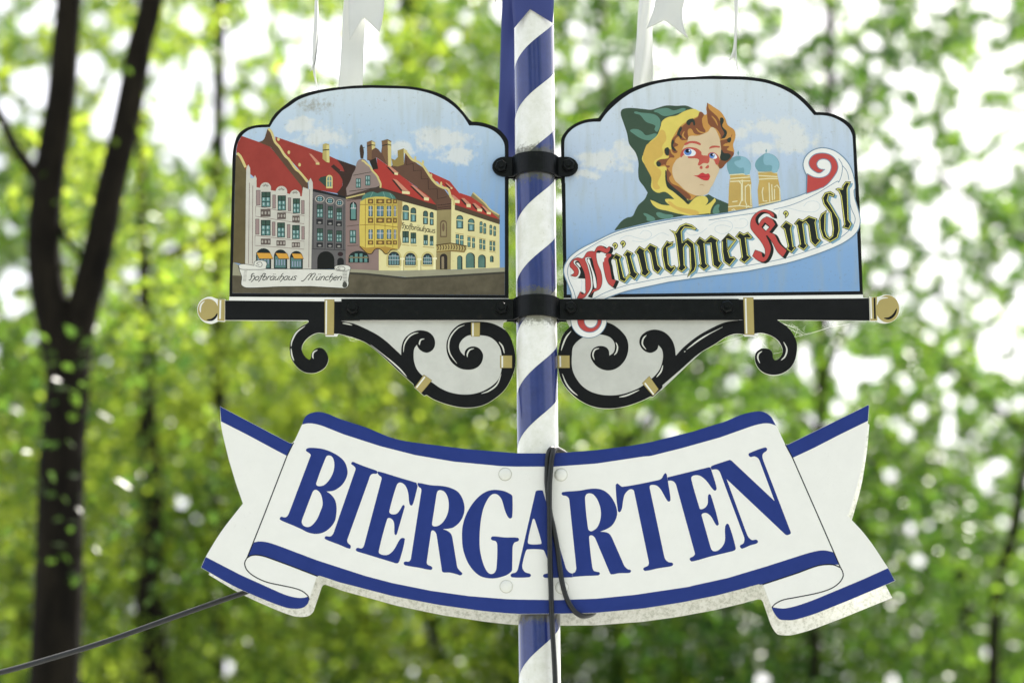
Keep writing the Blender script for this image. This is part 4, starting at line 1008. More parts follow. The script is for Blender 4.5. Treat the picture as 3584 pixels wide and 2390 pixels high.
    g = Art(Y)
    for q in Mq:
        o = S(q); g.poly(shift(inset(o, -2), 9, 4), INK, 20); g.poly(shift(inset(o, -2), 4.5, 2), INK, 21)
    for q in Mq:
        o = S(q); g.poly(inset(o, -1.3), INK, 22); g.poly(o, RR, 23)
    for q in ("B3 432,1015 452,988 482,1080 520,1180 545,1280 548,1375 522,1366 500,1200 465,1080", "B3 288,1050 310,1045 335,1075 342,1105 310,1080", "B3 592,935 680,962 655,985 640,1035 610,985", "B3 760,1018 790,1010 828,1242 790,1245"):
        g.poly(S(q), PW, 24)
    g.build('letter', ns)
    Kq = S("B4 550,580 560,480 620,400 720,355 790,365 850,410 857,447c 825,440 780,398 700,382 640,420 612,470 620,520 650,562c 700,480 760,445c 830,480 870,545c 790,648c 860,680 920,790 1020,885c 970,970c 900,900 840,790 770,690 747,692c 790,780 812,860 780,970 720,1030 640,1010 575,957c 610,880c 690,915 700,960 722,975 740,940 735,860 680,760 590,650")
    Kh = Ln("B4 690,580 735,515 803,577 745,637")
    g = Art(Y)
    g.poly(shift(inset(Kq, -2), 8.5, 4), INK, 20, [Ln("B4 712,590 745,545 803,590 755,632")]); g.poly(shift(inset(Kq, -2), 4, 2), INK, 21, [Ln("B4 712,590 745,535 803,580 755,632")])
    g.poly(inset(Kq, -1.3), INK, 22, [inset(Kh, 1.3)]); g.poly(Kq, RR, 23, [Kh])
    g.build('letter', ns)
    # ---- printed bracket
    b = Art(Y); HL = c(206, 208, 198)
    b.poly(Ln("D3 150,430 620,430 D4 0,430 210,432 215,560 100,580 -100,650 -400,920 -800,1300 D3 1150,1390 700,1500 300,1380 130,1180 80,900 130,640 210,560"), c(192, 194, 186, .5, .4, .15), 1)
    b.poly(Ln("D3 1600,172 D4 0,165 100,172 1700,158 1788,156 1796,436 625,425 500,426 0,425 D3 1600,430"), M_BLACK, 2)
    b.poly(S("D4 640,424c 660,440 740,490 820,570 880,690 889,800 859,940 800,1030 700,1094 600,1112 500,1094 430,1050 381,980 363,900 381,830 440,786 500,781 560,801 585,850 592,905 625,928 680,890 710,830 700,760 650,680 560,620 470,592 408,588c 345,600c 345,424c"), M_BLACK, 3)
    b.poly(S("D4 240,424c 170,430 0,455 D3 2000,510 1800,620 1620,760 1515,873c 1505,780 1470,680 1390,590 1290,550 1200,553 1120,590 1070,650 1065,730 1110,800 1180,835 1235,828 1285,790 1300,740c 1345,800 1355,900 1320,1030 1250,1125 1110,1240 1000,1300 830,1355 650,1365 480,1330 350,1250 260,1130 222,1020 220,860 240,750 345,650 460,608 575,607 690,640 745,700 757,760 740,830 687,872c 680,810 650,770 600,752 540,755 480,790 452,860 470,930 540,1012 640,1053 740,1045 830,990 900,890 925,760 900,650 830,560 740,490 640,448c 300,448c 208,500c 120,592 70,720 45,870 47,1020 92,1180 182,1309 320,1429 500,1509 700,1529 900,1499 1100,1429 1200,1379c 1231,1384c 1349,1270c 1349,1240c 1560,1059 1800,849 2000,729 D4 0,639 120,599 240,608c"), M_BLACK, 4)
    b.poly(S("D4 -250,460c 170,424c 260,424c 250,610c 100,602c D3 1990,700 1995,620"), M_BLACK, 3) if False else None
    for q in ("D3 210,565 150,640 110,730 85,810", "D3 98,1095 150,1220 220,1310 292,1368", "D3 560,780 505,800 482,860 500,925", "D3 768,705 788,760 775,830 745,865", "D3 1150,615 1110,660 1100,730 1145,795", "D3 1355,990 1330,1070 1275,1140", "D3 808,1388 900,1368 1060,1300", "D3 1650,795 1800,680 1950,590 2100,515", "D4 455,815 410,850 400,900 425,965", "D4 722,700 762,790 740,880 690,930", "D3 1620,822 1635,818"):
        b.stroke(So(q), 5.4, HL, 5, True)
    b.build('scrollwork', root)
    def band(q, hq):
        g = Art(Y); pts = Ln(q)
        g.poly(inset(pts, -1.2), c(120, 108, 66), 5); g.poly(pts, M_GOLD, 6); g.stroke(Ln(hq), 5.5, c(226, 227, 218), 7)
        g.build('gold_band', root)
    band("D4 222,150 342,150 354,610 238,608", "D4 248,158 260,598")
    band("D3 45,872 188,872 190,1022 48,1022", "D3 74,876 76,1012")
    band("D3 1185,1130 1298,1290 1232,1368 1100,1215", "D3 1130,1212 1240,1355")
    f = Art(Y)
    f.poly(ell('D4', 2018, 288, 145, 170, 36), M_GOLD, 3)
    f.poly(Ln("D4 1792,148 1886,140 1890,436 1802,436"), M_GOLD, 2)
    f.stroke(Ln("D4 1808,150 1818,412"), 5.5, c(226, 227, 218), 4); f.stroke(Ln("D4 1855,150 1862,414"), 6.5, M_BLACK, 4)
    f.stroke(So("D4 1885,240 1905,185 1950,155 2025,150"), 6, c(226, 227, 218), 5, True)
    f.stroke(So("D4 1975,405 2040,405 2100,360 2135,285"), 9, M_BLACK, 5, True)
    f.build('ball_finial', root)
right_sign()

# ------------------------------------------------------------------ banner
YB = -.0600
B_TOP_MAIN = "E1 1410,390 1440,310 1490,260 1600,228 1720,245 1900,318 2240,430 E3 550,-88 1140,0 1500,45 2120,95 E5 0,96 345,97 555,90 1000,55 1430,0 F1 0,620 560,480 940,360 1190,260 1390,220 1480,235 1560,290 1620,390"
BANNER = S("E1 335,155c 1240,630c 1275,638c 1312,600c 1410,390 1440,310 1490,260 1600,228 1720,245 1900,318 2240,430 E3 550,-88 1140,0 1500,45 2120,95 E5 345,97 555,90 1000,55 1430,0 F1 0,620 560,480 940,360 1190,260 1390,220 1480,235 1560,290 1620,390 1690,530 1745,645c 1780,657c F3 510,655c 1563,137c 1576,148c 1550,500 1500,860 1430,1170 1310,1568 1283,1570c F4 1490,0 1650,210 1820,470 1915,640c 1300,900 900,1060 600,1150 480,1155 400,1140 340,1070 300,990 200,715c 175,690 130,685c 0,720 F2 1220,1335 850,1430 400,1520 120,1565 E6 1600,630 1000,685 600,695 0,700 E4 1640,1030 1100,955 500,840 0,710 E2 1900,960 1640,875 1610,882 1590,910c 1505,1175c 1480,1240 1420,1290 1330,1305 1200,1290 900,1180 500,1000 88,765c 150,625 350,300 580,0 E1 635,1425c 540,1150 450,850 390,600 350,400", 5)
def banner():
    base = W(1880, 2060, YB)
    root = empty('banner_sign', (base.x, YB, base.z), 'white ribbon-shaped banner with blue edges and the word BIERGARTEN, front one of the pair', 'sign')
    plate('banner_plate', BANNER, YB, .003, M_WHITE, M_EDGE, root)
    a = Art(YB)
    top = S(B_TOP_MAIN + " 1632,408c 1545,380 1440,382 1280,425 900,560 400,700 0,800 E5 1600,140 1000,230 450,270 0,270 E3 1900,262 1300,205 800,120 330,0 E1 1950,520 1700,420 1570,383 1480,378 1410,393c")
    # keep the film just inside the plate
    a.poly(top, M_BLUE, 1)
    a.poly(S("E1 336,158c 1240,632c 1274,640c 1292,650c 1212,803c 1100,745 700,530 350,352c"), M_BLUE, 1)
    a.poly(S("F3 486,658c 512,657c 1563,139c 1574,150c 1559,345c 1200,520 850,700 575,828c"), M_BLUE, 1)
    a.poly(S("E2 780,437c 850,425 960,437 1150,500 1600,670 2240,877 E4 500,670 1000,770 1500,840 2000,880 E6 0,512 500,518 1000,500 1500,450 2240,340 F2 500,1310 1000,1200 1500,1050 2000,890 F4 900,250 990,243 1060,255 1108,267c 1180,430c 1120,428 1040,420 900,440 600,548 160,692c 130,686c 0,720 F2 1220,1334 850,1429 400,1519 120,1564 E6 1600,629 1000,684 600,694 0,699 E4 1640,1029 1100,954 500,839 0,709 E2 1900,959 1640,874 1600,880c 1250,740 950,630 800,600 740,608 702,620c"), M_BLUE, 1)
    a.poly(S("E2 150,627c 600,860 1000,1040 1200,1125 1350,1160 1440,1158 1487,1143c 1505,1180c 1480,1240 1420,1289 1330,1304 1200,1289 900,1179 500,999 90,765c"), M_BLUE, 1)
    a.poly(S("F4 1822,474c 1500,620 900,870 650,960 480,1000 400,998 318,985c 302,995c 340,1070 400,1139 480,1154 600,1149 900,1059 1300,899 1913,640c"), M_BLUE, 1)
    LK = paint(24, 30, 38, .4, .2)
    for q, w in (("E1 1298,628c 1212,800c 915,1568c E2 690,640c 662,690 662,740 690,800 760,865 880,930 1000,970 1280,1028 1400,1068 1480,1130 1503,1185", 3.9), ("E2 690,640c 740,610 820,602 950,630 1250,740 1612,880", 4.2),
                 ("F3 480,650c 575,828c 900,1568c F4 1200,465c 1228,520 1235,580 1190,660 1080,740 900,800 600,860 450,890 350,940 303,990", 3.9), ("F4 1195,465 1120,434 1040,427 900,445 600,552 180,690", 4.2)):
        a.stroke(smooth(P(q), False, 8), w, LK, 3)
    a.build('edge_stripes', root)
    L = {
     'B': ("E1 1460,735 1465,712 1500,697 1600,700 1700,717 1800,755 1900,815 1970,890 2003,1000 1990,1080 1940,1170 1870,1230 1810,1258 1730,1266c 1790,1310 1840,1380 1858,1460 1858,1540 E2 1840,150 1790,230 1720,290 1640,322 1560,325 1480,305 1400,265 1300,220 1135,150 1116,130 1135,103 1180,111 1212,98 1240,50 E1 1520,800 1515,778 1490,758",
           ["E1 1720,820 1745,797 1790,805 1820,850 1830,930 1810,1030 1760,1120 1700,1180 1650,1196 1605,1190 1593,1160", "E1 1585,1243 1555,1260 1535,1300 E2 1412,130 1405,180 1430,220 1480,237 1530,220 1600,140 1645,40 E1 1675,1450 1675,1390 1660,1320 1630,1268"]),
     'I': ("E1 2050,905 2068,880 2120,898 E3 149,273 290,323 303,345 290,362 240,364 210,385 190,440 E2 2000,400 2005,440 2040,475 2045,498 2030,520 1900,470 1720,400 1703,380 1718,357 1770,360 1800,345 1825,300 E1 2105,985 2103,955 2080,930", []),
     'E': ("E3 303,345 320,333 560,405 812,480c 828,528c 770,750 745,778 720,750 705,620 680,540 640,492 590,478 555,510 458,850 470,882 515,893 560,880 600,830 630,778 650,772 658,800 560,1140 540,1162 525,1140 522,1030 505,970 460,940 430,955 320,1370 330,1405 400,1425 460,1410 520,1350 600,1215 640,1200 662,1220 590,1500 560,1532 500,1518 40,1378 20,1355 40,1330 100,1335 130,1290 355,440 352,405 325,385", []),
     'R': ("E3 826,500 835,482 1000,512 1150,523 1250,545 1350,595 1410,680 1440,790 1430,890 1380,990 1300,1060 1230,1080 1158,1085c 1220,1110 1265,1150 1284,1210 E4 1335,400 1350,470 1390,520 1412,545 1390,568 1340,555 1250,533 1165,530 1145,510 E3 1075,1160 1050,1115 1020,1102 1003,1125 E4 947,390 955,425 1010,455 1020,478 1000,498 850,470 665,437 645,415 660,390 715,387 740,350 E3 876,590 868,550 846,537",
           ["E3 1075,630 1095,585 1130,577 1180,600 1220,670 1235,770 1220,880 1170,980 1110,1035 1050,1050 1020,1035 1018,1000"]),
     'G': ("E3 2068,680 2062,648 2040,628 1960,590 1840,573 1740,590 1640,650 1540,760 1460,900 1415,1050 1407,1200 1420,1340 1460,1470 E4 1500,430 1570,520 1650,580 1740,605 1830,608 1920,590 2000,560 2055,515 2063,480 2068,220 2075,175 2095,140 2140,122 2152,100 2135,78 1960,73 1810,60 1785,85 1800,110 1850,125 1868,180 1858,470 1835,530 1790,552 1740,525 1690,430 1650,280 1637,150 E3 1645,1050 1680,840 1740,700 1790,640 1840,625 1890,650 1930,710 1965,830 2000,915 2035,947 2063,925", []),
     'A': ("E5 203,600 220,583 290,580 303,597 E6 575,20 605,110 645,158 682,170c 682,222c 330,227 300,205 318,180 360,168 388,140 395,90 E5 322,1385 300,1355 100,1350 75,1375 E6 30,60 35,110 70,155 130,175 143,198 120,220 E4 2065,595 2042,570 2060,545 2110,530 2140,480",
           ["E5 178,950 195,970 280,1255 270,1280 120,1280 102,1250 162,970"]),
     'R2': ("E5 543,620 560,602 780,583 880,565 980,557 1080,575 1170,640 1240,750 1270,860 1255,950 1200,1040 1120,1090 1048,1118c 1120,1125 1170,1150 1205,1205 E6 1340,20 1370,80 1410,115 1445,125 1450,145 1430,163 1290,168 1195,183 1172,160 E5 985,1210 955,1175 920,1167 903,1190 E6 940,50 960,130 1000,148 1035,155 1043,178 1020,196 850,203 700,215 684,221c 684,171c 720,150 735,95 E5 645,720 635,680 600,652 560,645",
            ["E5 850,690 865,635 905,618 960,635 1020,720 1055,840 1050,960 1010,1060 950,1108 915,1110 890,1080"]),
     'T': ("E5 1250,520 1270,490 1300,510 1340,533 1800,447 1850,425 1875,380 1900,355 1918,375 1924,412c 1932,455c 1967,700 1945,727 1915,700 1840,570 1790,520 1740,508 1700,518 1697,560 1880,1420 1900,1480 1940,1515 1990,1525 2000,1548 E6 1980,75 1810,103 1635,137 1610,110 1630,90 1675,65 1682,15 E5 1490,590 1460,565 1420,575 1370,630 1350,700 1330,820 1300,865 1278,840", []),
     'E2': ("F1 208,1082c 750,950 772,955c 783,985c 852,1220 835,1255 800,1235 720,1130 650,1070 590,1053 530,1070 522,1110 625,1470 640,1497 690,1485 730,1440 738,1390 738,1330 755,1300 780,1325 F2 880,490 862,517 835,495 780,400 730,357 690,352 658,370 660,400 770,790 790,835 825,852 880,835 940,770 962,700 962,540 990,492 1018,520 1102,810 1085,840 1030,858 780,918 530,985 502,965 505,940 550,915 568,880 F1 325,1190 300,1145 260,1125 216,1128c", []),
     'N': ("F1 776,950 790,932 900,893 1025,853c 1048,865c 1610,1392c 1415,870 1390,830 1345,808 1290,815 1268,785 1280,765 1480,692 1510,705 1505,735 1465,765 1450,800 1465,870 F2 1820,600 1815,625 1770,640 1740,625 F1 982,1105c F2 1240,610 1270,670 1315,705 1370,700 1392,725 1375,750 1290,775 1185,818 1160,800 1160,775 1200,750 1215,700 1205,650 F1 905,1040 880,995 850,978 786,983c", [])}
    for key in ('B', 'I', 'E', 'R', 'G', 'A', 'R2', 'T', 'E2', 'N'):
        o, hs = L[key]
        g = Art(YB)
        g.poly(S(o, 6), M_BLUE, 2, [S(h, 6) for h in hs])
        g.build('letter', root)
    # domed white rivets
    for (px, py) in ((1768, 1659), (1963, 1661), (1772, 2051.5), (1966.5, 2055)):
        ring = Art(YB); ring.poly(ell('S', px, py, 23.5, 23.5, 28), paint(196, 197, 184, .6, 1.2, .4), 1); ring.build('rivet_shade', root)  # darker speckled disc painting the shade round the rivet
        q = W(px, py, YB); v = []; f = []
        n = 24; r = .0148
        for j in range(6):
            th_ = (math.pi / 2) * j / 6
            for k in range(n): v.append(Vector((q.x + r*math.cos(th_)*math.cos(2*math.pi*k/n), YB - .0002 - .0065*math.sin(th_) , q.z + r*math.cos(th_)*math.sin(2*math.pi*k/n))))
        v.append(Vector((q.x, YB - .0069, q.z)))
        for j in range(5):
            for k in range(n): f.append((j*n+k, j*n+(k+1) % n, (j+1)*n+(k+1) % n, (j+1)*n+k))
        for k in range(n): f.append((5*n+k, 5*n+(k+1) % n, 6*n))
        mesh_obj('rivet', v, f, [paint(226, 228, 220, .35, .3, .1)], root, None, True)
    # rear banner: same cut-out, bare inner face, hung a little lower and turned
    YR = .056
    ctr = W(1880, 1900, YB)
    tgt = W(1880 + 10, 1900 + 43, YR)
    root2 = empty('banner_sign', (tgt.x, YR, tgt.z - .1), 'bare grey-white back banner of the pair, showing below the lettered one', 'sign')
    ang = -R(.85); ca, sa = math.cos(ang), math.sin(ang)
    front = []
    for (x, y) in BANNER:
        w_ = W(x, y, YB) - ctr
        front.append(Vector((tgt.x + w_.x*ca - w_.z*sa, YR, tgt.z + w_.x*sa + w_.z*ca)))
    n = len(front)
    tr = tessellate_polygon([[Vector((q.x, q.z, 0)) for q in front]])
    v = front + [q + Vector((0, .003, 0)) for q in front]; f = []; mi = []
    for t in tr:
        f.append(tuple(t)); mi.append(0); f.append((t[2]+n, t[1]+n, t[0]+n)); mi.append(1)
    for i in range(n):
        j = (i+1) % n; f.append((i, j, j+n, i+n)); mi.append(2)
    mesh_obj('banner_plate', v, f, [M_BARE, M_WHITE, paint(196, 196, 184, .5, 1, .6)], root2, mi)
banner()

# ------------------------------------------------------------------ cables
def mat_rubber():
    m, nt, bs = new_mat('grey_rubber')
    c = ramp(nt, noise(nt, 80, 4, .7), [(.35, rgb(10, 13, 14)), (.7, rgb(26, 30, 30))])
    nt.links.new(c, bs.inputs['Base Color']); bs.inputs['Roughness'].default_value = .4
    return m
M_RUB = mat_rubber()
def cable():
    r = .0062
    def C(tile, x, y, Y):
        t = TILES[tile]; return W(t[0] + x/t[2], t[1] + y/t[2], Y)
    a = [W(2010, 1660, .02), W(1990, 1600, -.01), C('E5', 520, 60, -.045), C('E5', 455, 38, -.066), C('E5', 425, 120, -.078), C('E5', 402, 300, -.078), C('E5', 387, 520, -.077), C('E5', 384, 800, -.076), C('E5', 388, 1150, -.074), C('E5', 392, 1500, -.072), C('E6', 402, 300, -.070), C('E6', 412, 620, -.070), C('E6', 424, 900, -.069), C('E6', 445, 1250, -.0685), C('E6', 460, 1568, -.068), C('E6', 470, 2100, -.066), W(1948, 3000, -.062)]
    b = [W(2000, 1650, .03), W(1975, 1600, .0), C('E5', 470, 62, -.045), C('E5', 400, 45, -.062), C('E5', 362, 150, -.0690), C('E5', 352, 330, -.0685), C('E5', 352, 500, -.0685), C('E5', 372, 700, -.0685), C('E5', 398, 900, -.0685), C('E5', 440, 1080, -.0685), C('E5', 490, 1350, -.0690), C('E6', 520, 100, -.0700), C('E6', 560, 330, -.0700), C('E6', 620, 520, -.0690), C('E6', 700, 650, -.0685), C('E6', 780, 715, -.066), C('E6', 850, 728, -.055), C('E6', 930, 705, -.030), C('E6', 990, 640, -.005), W(2100, 2080, .03)]
    root = empty('hanging_cable', (a[-1].x, a[-1].y, a[-1].z), 'dark grey cable looped over the top of the lettered banner and hanging down', 'cable')
    v, f = tube(spline3(a, 8), r, 12); mesh_obj('straight_strand', v, f, [M_RUB], root, None, True)
    v, f = tube(spline3(b, 8), r, 12); mesh_obj('curved_strand', v, f, [M_RUB], root, None, True)
    # supply cable coming in from the lower left
    pts = [W(1880, 1990, .055), W(1500, 2000, .075), W(1100, 1995, .06), W(846, 2076, .03), W(610, 2158, -.02), W(381, 2240, -.08), W(183, 2301, -.14), W(0, 2352, -.2), W(-300, 2420, -.3), W(-900, 2510, -.5)]
    v, f = tube(spline3(pts, 10), .0064, 12)
    o = mesh_obj('supply_cable', v, f, [M_RUB], None, None, True)
    tag(o, 'dark cable running from the lower left corner up behind the banners', 'cable')
cable()

# ------------------------------------------------------------------ cloth ribbons
def mat_cloth(name, r, g, b, trans=.35):
    m, nt, bs = new_mat(name)
    out = nt.nodes['Material Output']
    col = rgb(r, g, b)
    n1 = noise(nt, 14, 3)
    c = ramp(nt, n1, [(.3, tuple(x*.93 for x in col[:3])), (.7, col)])
    nt.links.new(c, bs.inputs['Base Color'])
    bs.inputs['Roughness'].default_value = .5
    bs.inputs['Sheen Weight'].default_value = .2
    tr = nt.nodes.new('ShaderNodeBsdfTranslucent'); nt.links.new(c, tr.inputs[0])
    mx = nt.nodes.new('ShaderNodeMixShader'); mx.inputs[0].default_value = trans
    nt.links.new(bs.outputs[0], mx.inputs[1]); nt.links.new(tr.outputs[0], mx.inputs[2]); nt.links.new(mx.outputs[0], out.inputs[0])
    return m
M_CW = mat_cloth('white_satin', 214, 217, 212, .08)
M_CB = mat_cloth('blue_satin', 48, 62, 128, .15)
def ribbon(label, left, right, Yf, mat, group=None, notch=None, flip=0.004, name='hanging_ribbon', bend=None):
    """cloth strip between two traced edges, hanging from above the frame; notch = (apex) gives a swallow tail"""
    l = [(p[0], p[1]) for p in P(left)]; r = [(p[0], p[1]) for p in P(right)]
    def res(q, n):
        d = [0]
        for i in range(1, len(q)): d.append(d[-1] + math.dist(q[i], q[i-1]))
        out = []
        for k in range(n + 1):
            s = d[-1] * k / n; i = 1
            while i < len(q) - 1 and d[i] < s: i += 1
            u = (s - d[i-1]) / max(1e-9, d[i] - d[i-1])
            out.append((q[i-1][0] + (q[i][0]-q[i-1][0])*u, q[i-1][1] + (q[i][1]-q[i-1][1])*u))
        return out
    ls = smooth([(a, b_, False) for a, b_ in l], False, 6); rs = smooth([(a, b_, False) for a, b_ in r], False, 6)
    n = 26; ls = res(ls, n); rs = res(rs, n); m = 12
    v = []; f = []
    def Yat(i, u):
        w_ = math.sin(u * 5.1 + i * .16) * flip * .5 + math.sin(u * 9 + i * .3) * flip * .25
        return Yf + w_ + (bend(u) if bend else 0)
    if notch:
        nx, ny = P(notch)[0][:2]
    for i in range(n + 1):
        for k in range(m + 1):
            u = k / m
            x = ls[i][0] + (rs[i][0] - ls[i][0]) * u; y = ls[i][1] + (rs[i][1] - ls[i][1]) * u
            if notch:
                xb = ls[n][0] + (rs[n][0]-ls[n][0])*u; yb = ls[n][1] + (rs[n][1]-ls[n][1])*u
                uc = (nx - ls[n][0]) / (rs[n][0] - ls[n][0])
                w_ = u / uc if u < uc else (1 - u) / (1 - uc)
                yn = ls[n][1] + (rs[n][1]-ls[n][1])*uc
                y += (ny - yn) * w_ * (i / n)
            v.append(W(x, y, Yat(i, u)))
    for i in range(n):
        for k in range(m):
            a = i*(m+1)+k; f.append((a, a+1, a+m+2, a+m+1))
    N0 = len(v)
    v += [q + Vector((0, .0006, 0)) for q in v]
    ff = list(f) + [tuple(x + N0 for x in q[::-1]) for q in f]
    def edge(a, b): ff.append((a, b, b + N0, a + N0))
    for i in range(n):
        edge(i*(m+1), (i+1)*(m+1)); edge((i+1)*(m+1)+m, i*(m+1)+m)
    for k in range(m): edge(n*(m+1)+k, n*(m+1)+k+1); edge(k+1, k)
    o = mesh_obj(name, v, ff, [mat], None, None, True)
    return tag(o, label, 'ribbon', group)
ribbon('wide white ribbon hanging behind the left picture sign', "C1 1000,-900 998,0 975,300 960,700 935,1100 905,1500 880,1700", "C1 1400,-900 1385,0 1370,350 1345,700 1328,1100 1320,1470 1300,1700", .05, M_CW)
ribbon('short white ribbon with a forked end at the top above the left picture', "C1 1060,-700 1072,0 1075,250 1080,500 1095,705", "C1 1690,-700 1692,0 1680,200 1650,400 1605,560", .02, M_CW, None, "C1 1335,300")
ribbon('narrow twisted white ribbon left of the wide one, above the left picture', "C1 500,-800 500,0 485,400 465,700 450,1000 462,1120 405,1235", "C1 560,-800 556,0 568,350 565,600 545,850 525,1000 498,1165", .03, M_CW, None, None, .012)
ribbon('thin curling tail of the narrow white ribbon, touching the left picture', "C1 458,1100 466,1200 480,1300 510,1420 560,1560", "C1 505,1100 502,1180 512,1260 530,1400 575,1572", .028, M_CW, None, None, .003)
ribbon('white ribbon hanging behind the right picture sign', "C3 478,-900 475,0 450,300 430,700 400,1000 370,1500 350,1700", "C3 700,-900 700,0 700,400 705,700 712,1100 716,1390 720,1650", .05, M_CW, None, None, .02)
ribbon('bright white ribbon with a forked end above the right picture', "C3 745,-700 752,0 730,130 690,270 600,502", "C3 1262,-700 1255,0 1217,180 1228,400 1260,530 1325,668", .0, M_CW, None, "C3 912,350", .006)
ribbon('thin white ribbon at the upper right, curling to two points', "C3 2110,-800 2110,0 2108,400 2100,700 2070,900 2010,1060", "C3 2185,-800 2178,0 2162,400 2152,700 2148,850 2115,990", .02, M_CW, None, None, .004)
ribbon('curled point of the thin white ribbon just above the right picture', "C3 2118,960 2125,1050 2150,1180 2196,1310", "C3 2152,850 2150,980 2162,1120 2200,1318", .019, M_CW, None, None, .002)
ribbon('long blue ribbon hanging behind the pole', "C2 486,-900 480,0 460,500 445,1000 430,1568 C4 425,0 400,620 420,900 440,1300", "C2 800,-900 800,0 800,800 800,1568 C4 800,400 800,900 800,1300", .066, M_CB, None, None, .006)
ribbon('blue ribbon with a forked end wrapped across the front of the pole top', "C2 640,-900 640,0 660,250 678,495", "C2 1372,-900 1366,0 1360,200 1345,402", -.055, M_CB, None, "C2 955,160", .0015, bend=lambda u: .012 * (2*u - 1) ** 2 if False else .010 * (2*u - 1) ** 2)

# fir sprig of the wreath that peeps in at the top edge
def fir():
    m = paint(34, 48, 40, .6, .8)
    v = []; f = []; r_ = random.Random(3)
    tw = tube([W(1640, -60, -.02), W(1700, -28, -.02), W(1745, -12, -.02)], .003, 6)
    stem = empty('fir_sprig', W(1690, -30, -.02), 'dark green fir sprig at the very top edge left of the pole', 'sprig')
    mesh_obj('twig', tw[0], tw[1], [paint(80, 62, 44, .7, .8)], stem)
    for k in range(110):
        u = r_.random(); b = W(1640 + 110*u, -58 + 48*u, -.02)
        a = r_.uniform(0, 6.28); d = Vector((math.cos(a), r_.uniform(-.6, .6), math.sin(a) - .35)).normalized() * r_.uniform(.015, .026)
        s_ = d.cross(Vector((0, 1, 0))).normalized() * .0009; i = len(v)
        v += [b - s_, b + s_, b + d*.6 + s_, b + d, b + d*.6 - s_]; f.append((i, i+1, i+2, i+3, i+4))
    o = mesh_obj('needles', v, f, [m], stem)
    o['kind'] = 'stuff'
fir()

# cobweb threads between the right bracket and its curl
def web():
    m = paint(214, 216, 210, .4, .1)
    def C(x, y, Y=-.0): 
        t = TILES['D4']; return W(t[0] + x/t[2], t[1] + y/t[2], Y)
    v = []; f = []
    def th(a, b, r_=.00028, sag=6):
        pts = []
        for k in range(7):
            u = k/6; pts.append(C(a[0]+(b[0]-a[0])*u, a[1]+(b[1]-a[1])*u + sag*math.sin(math.pi*u), .0))
        tv, tf = tube(pts, r_, 4, False); o = len(v); v.extend(tv); f.extend([tuple(x + o for x in q) for q in tf])
    r_ = random.Random(5)
    for a, b in (((660, 445), (900, 540)), ((720, 480), (905, 520)), ((760, 510), (930, 600)), ((860, 640), (1300, 515)), ((1300, 515), (1560, 470)), ((1300, 515), (1300, 430)), ((860, 640), (900, 530)), ((900, 540), (1010, 610)), ((1010, 610), (1300, 515)), ((400, 640), (520, 780)), ((595, 845), (705, 820)), ((-130, 740), (0, 690)), ((0, 690), (220, 625))): th(a, b)
    for k in range(26):
        x = r_.uniform(800, 1010); y = 470 + (x-760)*.55 + r_.uniform(-35, 35); th((x, y), (x + r_.uniform(-50, 50), y + r_.uniform(-40, 40)), .00022, 3)
    o = mesh_obj('cobweb', v, f, [m]); tag(o, 'torn cobweb strung under the right end of the printed bar', 'cobweb', None, 'stuff')
web()
# ------------------------------------------------------------------ trees
def mat_bark():
    m, nt, bs = new_mat('dark_bark')
    c = ramp(nt, noise(nt, 9, 6, .7, None, (1, 1, .3)), [(.35, (.005, .0045, .0035, 1)), (.65, (.018, .015, .010, 1))])
    nt.links.new(c, bs.inputs['Base Color']); bs.inputs['Roughness'].default_value = .9; bs.inputs['Specular IOR Level'].default_value = .08
    bmp = nt.nodes.new('ShaderNodeBump'); bmp.inputs['Strength'].default_value = .6; bmp.inputs['Distance'].default_value = .03
    nt.links.new(noise(nt, 14, 5, .7, None, (1, 1, .25)), bmp.inputs['Height']); nt.links.new(bmp.outputs[0], bs.inputs['Normal'])
    return m
M_BARK = mat_bark()
def mat_leaf(name, cols, trans=(.44, .60, .05), tw=.55, gloss=.34):
    m, nt, bs = new_mat(name)
    out = nt.nodes['Material Output']
    at = nt.nodes.new('ShaderNodeAttribute'); at.attribute_name = 'tone'
    c = ramp(nt, at.outputs['Fac'], [(i / (len(cols) - 1), k) for i, k in enumerate(cols)])
    nt.links.new(c, bs.inputs['Base Color']); bs.inputs['Roughness'].default_value = gloss
    bs.inputs['Specular IOR Level'].default_value = .2
    tr = nt.nodes.new('ShaderNodeBsdfTranslucent')
    tc = ramp(nt, at.outputs['Fac'], [(0, (trans[0]*.06, trans[1]*.12, trans[2]*.3, 1)), (.5, (trans[0]*.38, trans[1]*.5, trans[2]*.6, 1)), (1, (trans[0]*1.25, trans[1]*1.15, trans[2]*1.2, 1))])
    nt.links.new(tc, tr.inputs[0])
    mx = nt.nodes.new('ShaderNodeMixShader'); mx.inputs[0].default_value = tw
    nt.links.new(bs.outputs[0], mx.inputs[1]); nt.links.new(tr.outputs[0], mx.inputs[2]); nt.links.new(mx.outputs[0], out.inputs[0])
    return m
M_LEAF = mat_leaf('beech_leaf', [(.022, .045, .010, 1), (.035, .062, .014, 1), (.055, .085, .02, 1)])
M_LEAF2 = mat_leaf('maple_leaf', [(.018, .04, .012, 1), (.028, .055, .018, 1), (.042, .07, .022, 1)], (.22, .40, .03), .5)

